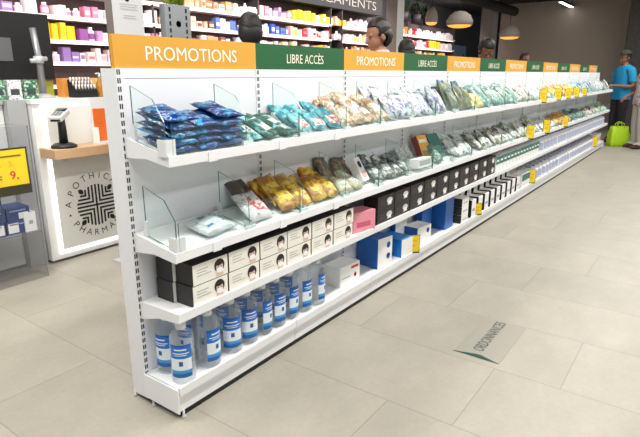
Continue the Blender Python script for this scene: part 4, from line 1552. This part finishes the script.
def plant(x, y, z, r, h, n, label, pot=True):
    t = thing('potted_plant', label, 'plant', (x, y, z))
    k = MB()
    k.lathe([(0, 0), (r * 0.35, 0), (r * 0.45, r * 0.7), (r * 0.4, r * 0.72), (0, r * 0.66)], n=18)
    k.build('pot', DARKGREY, t)
    k = MB()
    q = random.Random(int(x * 100))
    for i in range(n):
        a = q.uniform(0, 2 * PI)
        el = q.uniform(0.1, 1.3)
        c = Vector((0, 0, r * 0.66)) + Vector((q.uniform(-0.5, 0.5) * r, q.uniform(-0.5, 0.5) * r, q.uniform(0.0, 0.7) * h))
        d = Vector((math.cos(a) * math.cos(el), math.sin(a) * math.cos(el), math.sin(el))) * q.uniform(0.5, 0.9) * r
        s_ = d.cross(Vector((0, 0, 1))).normalized() * r * 0.12
        dr = Vector((0, 0, -0.15 * r))
        v = [k.bm.verts.new(p) for p in (c, c + d * 0.45 + s_, c + d + dr, c + d * 0.45 - s_)]
        k.bm.faces.new(v)
        k.tube([(0, 0, r * 0.6), c], 0.004, 5, 1)
    k.build('foliage', [mat('dark_leaf', (30, 48, 34), 0.6, var=0.4), mat('dark_stem', (40, 44, 30), 0.7)], t, None, False)
    return t


for i, x in enumerate((11.3, 12.0, 12.7)):
    plant(x, 4.75, 2.6, 0.3, 0.3, 60, f'dark leafy plant on top of the wall shelving, {nth(i + 1)} of three')
plant(14.0, 4.15, 0, 0.5, 1.9, 220, 'tall dark leafy plant at the end of the wall shelving')
k = MB()
k.box(15.05, 16.1, 4.94, 4.975, 1.3, 2.2)
po = k.build('poster', mat('dusk_blue_poster', (70, 110, 150), 0.5, var=0.4, scale=4))
tag(po, 'dim blue poster on the dark wall behind the tall plant', 'poster')

# ------------------------------------------------------------------ people


def skin_tree(joints, edges, root, sub=1):
    """Grow one surface around connected joints: joints = {name: (xyz, radius)}."""
    names = list(joints)
    me = bpy.data.meshes.new('body')
    me.from_pydata([joints[n][0] for n in names], [(names.index(a), names.index(b_)) for a, b_ in edges], [])
    o = bpy.data.objects.new('body', me)
    COL.objects.link(o)
    o.modifiers.new('Skin', 'SKIN')
    for i, n in enumerate(names):
        r = joints[n][1]
        me.skin_vertices[0].data[i].radius = r if isinstance(r, tuple) else (r, r)
        me.skin_vertices[0].data[i].use_root = n == root
    s = o.modifiers.new('Subdivision', 'SUBSURF')
    s.levels = sub
    dg = bpy.context.evaluated_depsgraph_get()
    out = bpy.data.meshes.new_from_object(o.evaluated_get(dg))
    bpy.data.objects.remove(o)
    return out


def remesh(k, voxel, name, m, parent):
    me = k.mesh(name, m)
    o = bpy.data.objects.new(name, me)
    COL.objects.link(o)
    r = o.modifiers.new('Remesh', 'REMESH')
    r.mode = 'VOXEL'
    r.voxel_size = voxel
    s = o.modifiers.new('Smooth', 'SMOOTH')
    s.iterations = 3
    s.factor = 0.5
    out = bpy.data.meshes.new_from_object(o.evaluated_get(bpy.context.evaluated_depsgraph_get()))
    bpy.data.objects.remove(o)
    out.materials.clear()
    out.materials.append(m)
    for p in out.polygons:
        p.use_smooth = True
    return link(name, out, parent)


def person(label, loc, face_dir, height, skin, hair_m, shirt_m, trouser_m, shoe_m, hair='short', look_down=0, arms=None, cap=None, build=1.0, collar=None, turn=0):
    t = thing('person', label, 'person', loc, math.atan2(face_dir[0], -face_dir[1]))
    s = height / 1.75
    t.scale = (s * build ** 0.5, s * build ** 0.5, s)
    A = arms or {}
    J = {'pelvis': ((0, 0, 0.96), (0.15, 0.10)), 'waist': ((0, 0, 1.12), (0.135, 0.095)), 'chest': ((0, 0.005, 1.3), (0.155, 0.11)), 'collar': ((0, 0.015, 1.43), (0.085, 0.075)),
         'neck': ((0, 0.01, 1.5), 0.053), 'skull': ((0, 0.0, 1.58), 0.055)}
    E_ = [('pelvis', 'waist'), ('waist', 'chest'), ('chest', 'collar'), ('collar', 'neck'), ('neck', 'skull')]
    for n, sg in (('l', 1), ('r', -1)):
        el = A.get(n + 'e', (sg * 0.245, 0.03, 1.13))
        wr = A.get(n + 'w', (sg * 0.25, -0.05, 0.89))
        J['sh' + n] = ((sg * 0.175, 0.015, 1.41), 0.06)
        J['el' + n] = (el, 0.042)
        J['wr' + n] = (wr, 0.029)
        d = (Vector(wr) - Vector(el)).normalized()
        palm = Vector(wr) + d * 0.06
        J['pa' + n] = (tuple(palm), (0.036, 0.02))
        J['hip' + n] = ((sg * 0.09, 0, 0.9), 0.09)
        J['kn' + n] = ((sg * 0.1, -0.01, 0.5), 0.06)
        J['an' + n] = ((sg * 0.1, 0.03, 0.1), 0.04)
        J['to' + n] = ((sg * 0.115, -0.1, 0.045), 0.036)
        E_ += [('collar', 'sh' + n), ('sh' + n, 'el' + n), ('el' + n, 'wr' + n), ('wr' + n, 'pa' + n), ('pelvis', 'hip' + n), ('hip' + n, 'kn' + n), ('kn' + n, 'an' + n), ('an' + n, 'to' + n)]
    k = MB()
    k.bm.from_mesh(skin_tree(J, E_, 'pelvis', 2))
    # fingers and thumb
    for n, sg in (('l', 1), ('r', -1)):
        wr, pa = Vector(J['wr' + n][0]), Vector(J['pa' + n][0])
        d = (pa - wr).normalized()
        side = d.cross(Vector((0, 0, 1)))
        side = Vector((0, -1, 0)) if side.length < 0.35 else side.normalized()
        nor = d.cross(side).normalized()
        curl = nor if nor.z < 0 or abs(nor.z) < 0.3 and nor.x * sg < 0 else -nor
        for i, (ln, off) in enumerate(((0.068, -0.028), (0.078, -0.0095), (0.072, 0.0095), (0.056, 0.028))):
            b0 = pa + side * off - d * 0.005
            p1 = b0 + d * ln * 0.5 + curl * 0.006
            p2 = p1 + d * ln * 0.32 + curl * 0.018
            p3 = p2 + d * ln * 0.18 + curl * 0.02
            k.tube([b0, p1, p2, p3], [0.0095, 0.009, 0.008, 0.0065], 8)
        b0 = wr + d * 0.025 - side * 0.02 * (1 if True else -1)
        k.tube([b0, b0 - side * 0.03 + d * 0.03 + curl * 0.008, b0 - side * 0.036 + d * 0.058 + curl * 0.016], [0.013, 0.0105, 0.008], 8)
    # head
    H = Matrix.Translation((0, 0.0, 1.545)) @ Matrix.Rotation(math.radians(turn), 4, 'Z') @ Matrix.Rotation(math.radians(look_down), 4, 'X')

    def hp(x, y, z):
        return H @ Vector((x, y, z))
    R3 = H.to_3x3().to_4x4()
    k.ball(hp(0, 0.012, 0.125), (0.074, 0.092, 0.095), 0, 20, R3)      # cranium
    k.ball(hp(0, -0.022, 0.065), (0.058, 0.066, 0.075), 0, 18, R3)     # face
    k.ball(hp(0, -0.05, 0.012), (0.03, 0.03, 0.026), 0, 12, R3)        # chin
    k.tube([hp(0, -0.082, 0.095), hp(0, -0.1, 0.066), hp(0, -0.103, 0.056)], [0.009, 0.013, 0.011], 8)
    for sg in (-1, 1):
        k.ball(hp(sg * 0.075, 0.015, 0.08), (0.01, 0.02, 0.031), 0, 12, R3)
        k.ball(hp(sg * 0.03, -0.07, 0.112), (0.022, 0.014, 0.009), 0, 10, R3)
    k.ball(hp(0, -0.08, 0.034), (0.021, 0.012, 0.007), 0, 10, R3)
    k.ball(hp(0, -0.079, 0.025), (0.018, 0.012, 0.007), 0, 10, R3)
    body = remesh(k, 0.0068, 'body', skin, t)
    k = MB()
    for sg in (-1, 1):
        k.ball(hp(sg * 0.029, -0.0795, 0.094), (0.009, 0.007, 0.006), 0, 10, R3)
    k.build('eyes', BLACK, t)
    k = MB()
    k.ball(hp(0, -0.0875, 0.0295), (0.02, 0.006, 0.006), 0, 10, R3)
    k.build('lips', mat('lip_tone', (160, 84, 78), 0.5), t)
    # hair
    k = MB()
    k.ball(hp(0, 0.022, 0.135), (0.086, 0.098, 0.098), 0, 48, R3)
    if hair == 'bun':
        k.ball(hp(0, 0.125, 0.13), (0.045, 0.045, 0.045), 0, 14, R3)
    if hair == 'long':
        k.ball(hp(0, 0.06, 0.06), (0.085, 0.06, 0.13), 0, 20, R3)
    if hair == 'full':
        k.ball(hp(0, 0.045, 0.09), (0.088, 0.078, 0.09), 0, 20, R3)
    # keep the face free: cut what lies in front of the hairline
    bad = []
    Hi = H.inverted()
    for f in k.bm.faces:
        c = Hi @ f.calc_center_median()
        if c.y < -0.02 and c.z < 0.165 and abs(c.x) < 0.2:
            bad.append(f)
        elif c.y < 0.035 and c.z < 0.09:
            bad.append(f)
        elif c.z < 0.035 and hair == 'short':
            bad.append(f)
    bmesh.ops.delete(k.bm, geom=bad, context='FACES')
    bmesh.ops.solidify(k.bm, geom=k.bm.faces[:], thickness=0.006)
    for f in k.bm.faces:
        f.smooth = True
    for v in k.bm.verts:
        c = Hi @ v.co
        v.co += R3.to_3x3() @ (c - Vector((0, 0.02, 0.1))).normalized() * 0.002 * math.sin(70 * c.x + 9 * math.sin(24 * c.z)) 
    k.build('hair', hair_m, t)
    # clothes: the body's own surface, let out a little, between neckline, cuffs, waist and hems
    bones = [(a_, b_) for a_, b_ in E_]
    segs = [(n_, Vector(J[n_[0]][0]), Vector(J[n_[1]][0])) for n_ in bones]

    def where(p):
        best, bn, bt = 9, None, 0
        for n_, a_, b_ in segs:
            d_ = b_ - a_
            t_ = max(0, min(1, (p - a_).dot(d_) / d_.length_squared))
            r_ = [J[q_][1] if isinstance(J[q_][1], float) else max(J[q_][1]) for q_ in n_]
            e_ = (p - a_ - d_ * t_).length - (r_[0] * (1 - t_) + r_[1] * t_)
            if e_ < best:
                best, bn, bt = e_, n_, t_
        return bn, bt

    def garment(nm, m, keep, ease):
        g_ = bmesh.new()
        g_.from_mesh(body.data)
        g_.normal_update()
        bmesh.ops.delete(g_, geom=[f for f in g_.faces if not keep(f.calc_center_median())], context='FACES')
        for v in g_.verts:
            v.co += v.normal * ease(v.co)
        me_ = bpy.data.meshes.new(nm)
        g_.to_mesh(me_)
        g_.free()
        me_.materials.clear()
        me_.materials.append(m)
        o_ = link(nm, me_, t)
        md = o_.modifiers.new('Thickness', 'SOLIDIFY')
        md.thickness = 0.003
        md.offset = 1
        return o_

    def in_shirt(p):
        (a_, b_), t_ = where(p)
        if a_[:2] in ('el', 'wr') or b_[:2] in ('pa',):
            return False
        if a_[:2] == 'sh':
            return t_ < 0.72
        return 0.86 < p.z < (1.5 if b_[:2] == 'sh' else 1.478)

    def in_trousers(p):
        (a_, b_), t_ = where(p)
        return 0.075 < p.z < 0.95 and a_[:2] in ('pe', 'wa', 'hi', 'kn', 'an') and not (a_ == 'pelvis' and b_ == 'waist' and p.z > 0.99)
    garment('shirt', shirt_m, in_shirt, lambda c_: 0.016 + 0.012 * max(0, min(1, (1.2 - c_.z) / 0.3)))
    garment('trousers', trouser_m, in_trousers, lambda c_: 0.011 + 0.014 * max(0, min(1, (0.6 - c_.z) / 0.5)))
    for n in 'lr':
        x, y, z = J['to' + n][0]
        k = MB()
        prof = [(x - 0.042, 0.0), (x + 0.042, 0.0)]
        k.ball((x, -0.03, 0.045), (0.046, 0.135, 0.045), 0, 18)
        for v in k.bm.verts:
            v.co.z = max(v.co.z, 0.0)
        k.build('shoe', shoe_m, t)
    if collar:
        k = MB()
        k.lathe([(0.058, 1.535), (0.072, 1.515), (0.09, 1.49), (0.125, 1.452)], (0, 0.012, 0), 20)
        bmesh.ops.solidify(k.bm, geom=k.bm.faces[:], thickness=0.006)
        k.build('collar', collar, t)
    if cap:
        k = MB()
        k.ball((0, 0, 0), (0.092, 0.106, 0.088), 0, 24)
        bmesh.ops.delete(k.bm, geom=[f for f in k.bm.faces if f.calc_center_median().z < 0.0], context='FACES')
        bmesh.ops.solidify(k.bm, geom=k.bm.faces[:], thickness=0.004)
        k.prism([(-0.07, -0.07), (-0.06, -0.13), (-0.03, -0.16), (0.03, -0.16), (0.06, -0.13), (0.07, -0.07), (0.0, -0.1)], 'z', 0.0, 0.006)
        o = k.build('cap', cap, t)
        o.matrix_local = H @ Matrix.Translation((0, 0.014, 0.158))
    return t


NAVY = mat('navy_tunic', (34, 38, 48), 0.8)
DGREEN = mat('dark_green_tunic', (44, 62, 56), 0.8)
WTUNIC = mat('white_tunic', (224, 226, 228), 0.8)
TROU = mat('dark_trousers', (30, 30, 34), 0.85)
SHOE = mat('dark_shoe', (24, 22, 22), 0.6)
TEE = mat('turquoise_shirt', (22, 132, 178), 0.8)
BEIGE = mat('pale_trousers', (172, 166, 160), 0.85, var=0.1)


def floral():
    m = pack_material('floral_cloth', (196, 190, 186), (168, 84, 96), 26, 0.58, 0.85, (176, 182, 176))
    return m


left = (-0.585, 0.811)
person('person with black hair behind the first green sign, seen from behind', (1.83, 1.06, 0), (0.75, 0.66), 1.75, SKIN2, HAIRB, NAVY, TROU, SHOE, 'full')
person('person in dark green tunic with pale collar looking down behind the gondola', (2.63, 0.44, 0), (-0.75, 0.55), 1.745, SKIN, HAIRD, DGREEN, TROU, SHOE, 'full', 14,
       {'lw': (0.12, -0.28, 1.05), 'rw': (-0.12, -0.28, 1.05), 'le': (0.23, -0.02, 1.12), 're': (-0.23, -0.02, 1.12)}, None, 1.0, WTUNIC)
person('person with short dark hair behind the second green sign', (3.57, 0.69, 0), (0.8, 0.6), 1.64, SKIN2, HAIRB, NAVY, TROU, SHOE, 'full')
person('person in white tunic with black hair bent over behind the third green sign', (5.08, 0.47, 0), (-0.65, -0.6), 1.735, SKIN2, HAIRB, WTUNIC, TROU, SHOE, 'full', 42,
       {'lw': (0.14, -0.27, 1.05), 'rw': (-0.14, -0.27, 1.05), 'le': (0.23, -0.02, 1.12), 're': (-0.23, -0.02, 1.12)})
person('person with dark hair far behind the gondola near the grey pillar', (8.5, 0.95, 0), (-0.6, -0.8), 1.68, SKIN2, HAIRB, NAVY, TROU, SHOE, 'full')
person('person in turquoise shirt and dark cap at the far end of the gondola', (11.0, -0.25, 0), (-0.72, 0.69), 1.76, SKIN2, HAIRB, TEE, TROU, SHOE, 'short', 10,
       {'lw': (0.1, -0.26, 1.12), 'rw': (-0.1, -0.26, 1.12), 'le': (0.25, 0.02, 1.1), 're': (-0.25, 0.02, 1.1)}, mat('olive_cap', (52, 54, 44), 0.8), 1.15)
person('person in floral top and pale trousers at the right edge', (10.35, -0.69, 0), (-0.5, 0.8), 1.62, SKIN2, HAIRB, floral(), BEIGE, mat('brown_shoe', (70, 40, 32), 0.6), 'long', 5,
       {'rw': (-0.12, -0.24, 1.0)}, None, 1.2)
# wallet in the hands of the person in the turquoise shirt, and the bag on the floor
o = carton('wallet', 'small black wallet held by the person in the turquoise shirt', 'wallet', 0, 0, 0, 0.2, 0.03, 0.1, [BLACK])
fd = Vector((-0.72, 0.69, 0)).normalized()
o.matrix_world = Matrix.Translation(Vector((11.0, -0.25, 1.09)) + fd * 0.38) @ Matrix.Rotation(math.atan2(fd.x, -fd.y), 4, 'Z')
t = thing('shopping_bag', 'lime green shopping bag on the floor before the person in turquoise', 'bag', (10.5, -0.37, 0), math.radians(-55))
k = MB()
k.box(-0.17, 0.17, -0.08, 0.08, 0, 0.38)
bmesh.ops.subdivide_edges(k.bm, edges=k.bm.edges[:], cuts=5, use_grid_fill=True)
q = random.Random(8)
for v in k.bm.verts:
    f_ = v.co.z / 0.38
    v.co.y *= 1 + 0.35 * math.sin(PI * min(1, f_)) - 0.45 * f_
    v.co.x *= 1 + 0.06 * math.sin(PI * f_) - 0.12 * f_
    if 0.02 < f_:
        v.co += Vector((q.uniform(-1, 1), q.uniform(-1, 1), q.uniform(-1, 1))) * 0.009
for f in k.bm.faces:
    f.smooth = True
k.build('body', mat('lime_bag', (176, 214, 32), 0.5), t)
for s_ in (-1, 1):
    k = MB()
    k.tube([(-0.07, s_ * 0.045, 0.36), (-0.06, s_ * 0.045, 0.43), (0.0, s_ * 0.04, 0.465), (0.06, s_ * 0.045, 0.43), (0.07, s_ * 0.045, 0.36)], 0.009, 8)
    k.build('handle', mat('lime_strap', (160, 198, 30), 0.5), t)
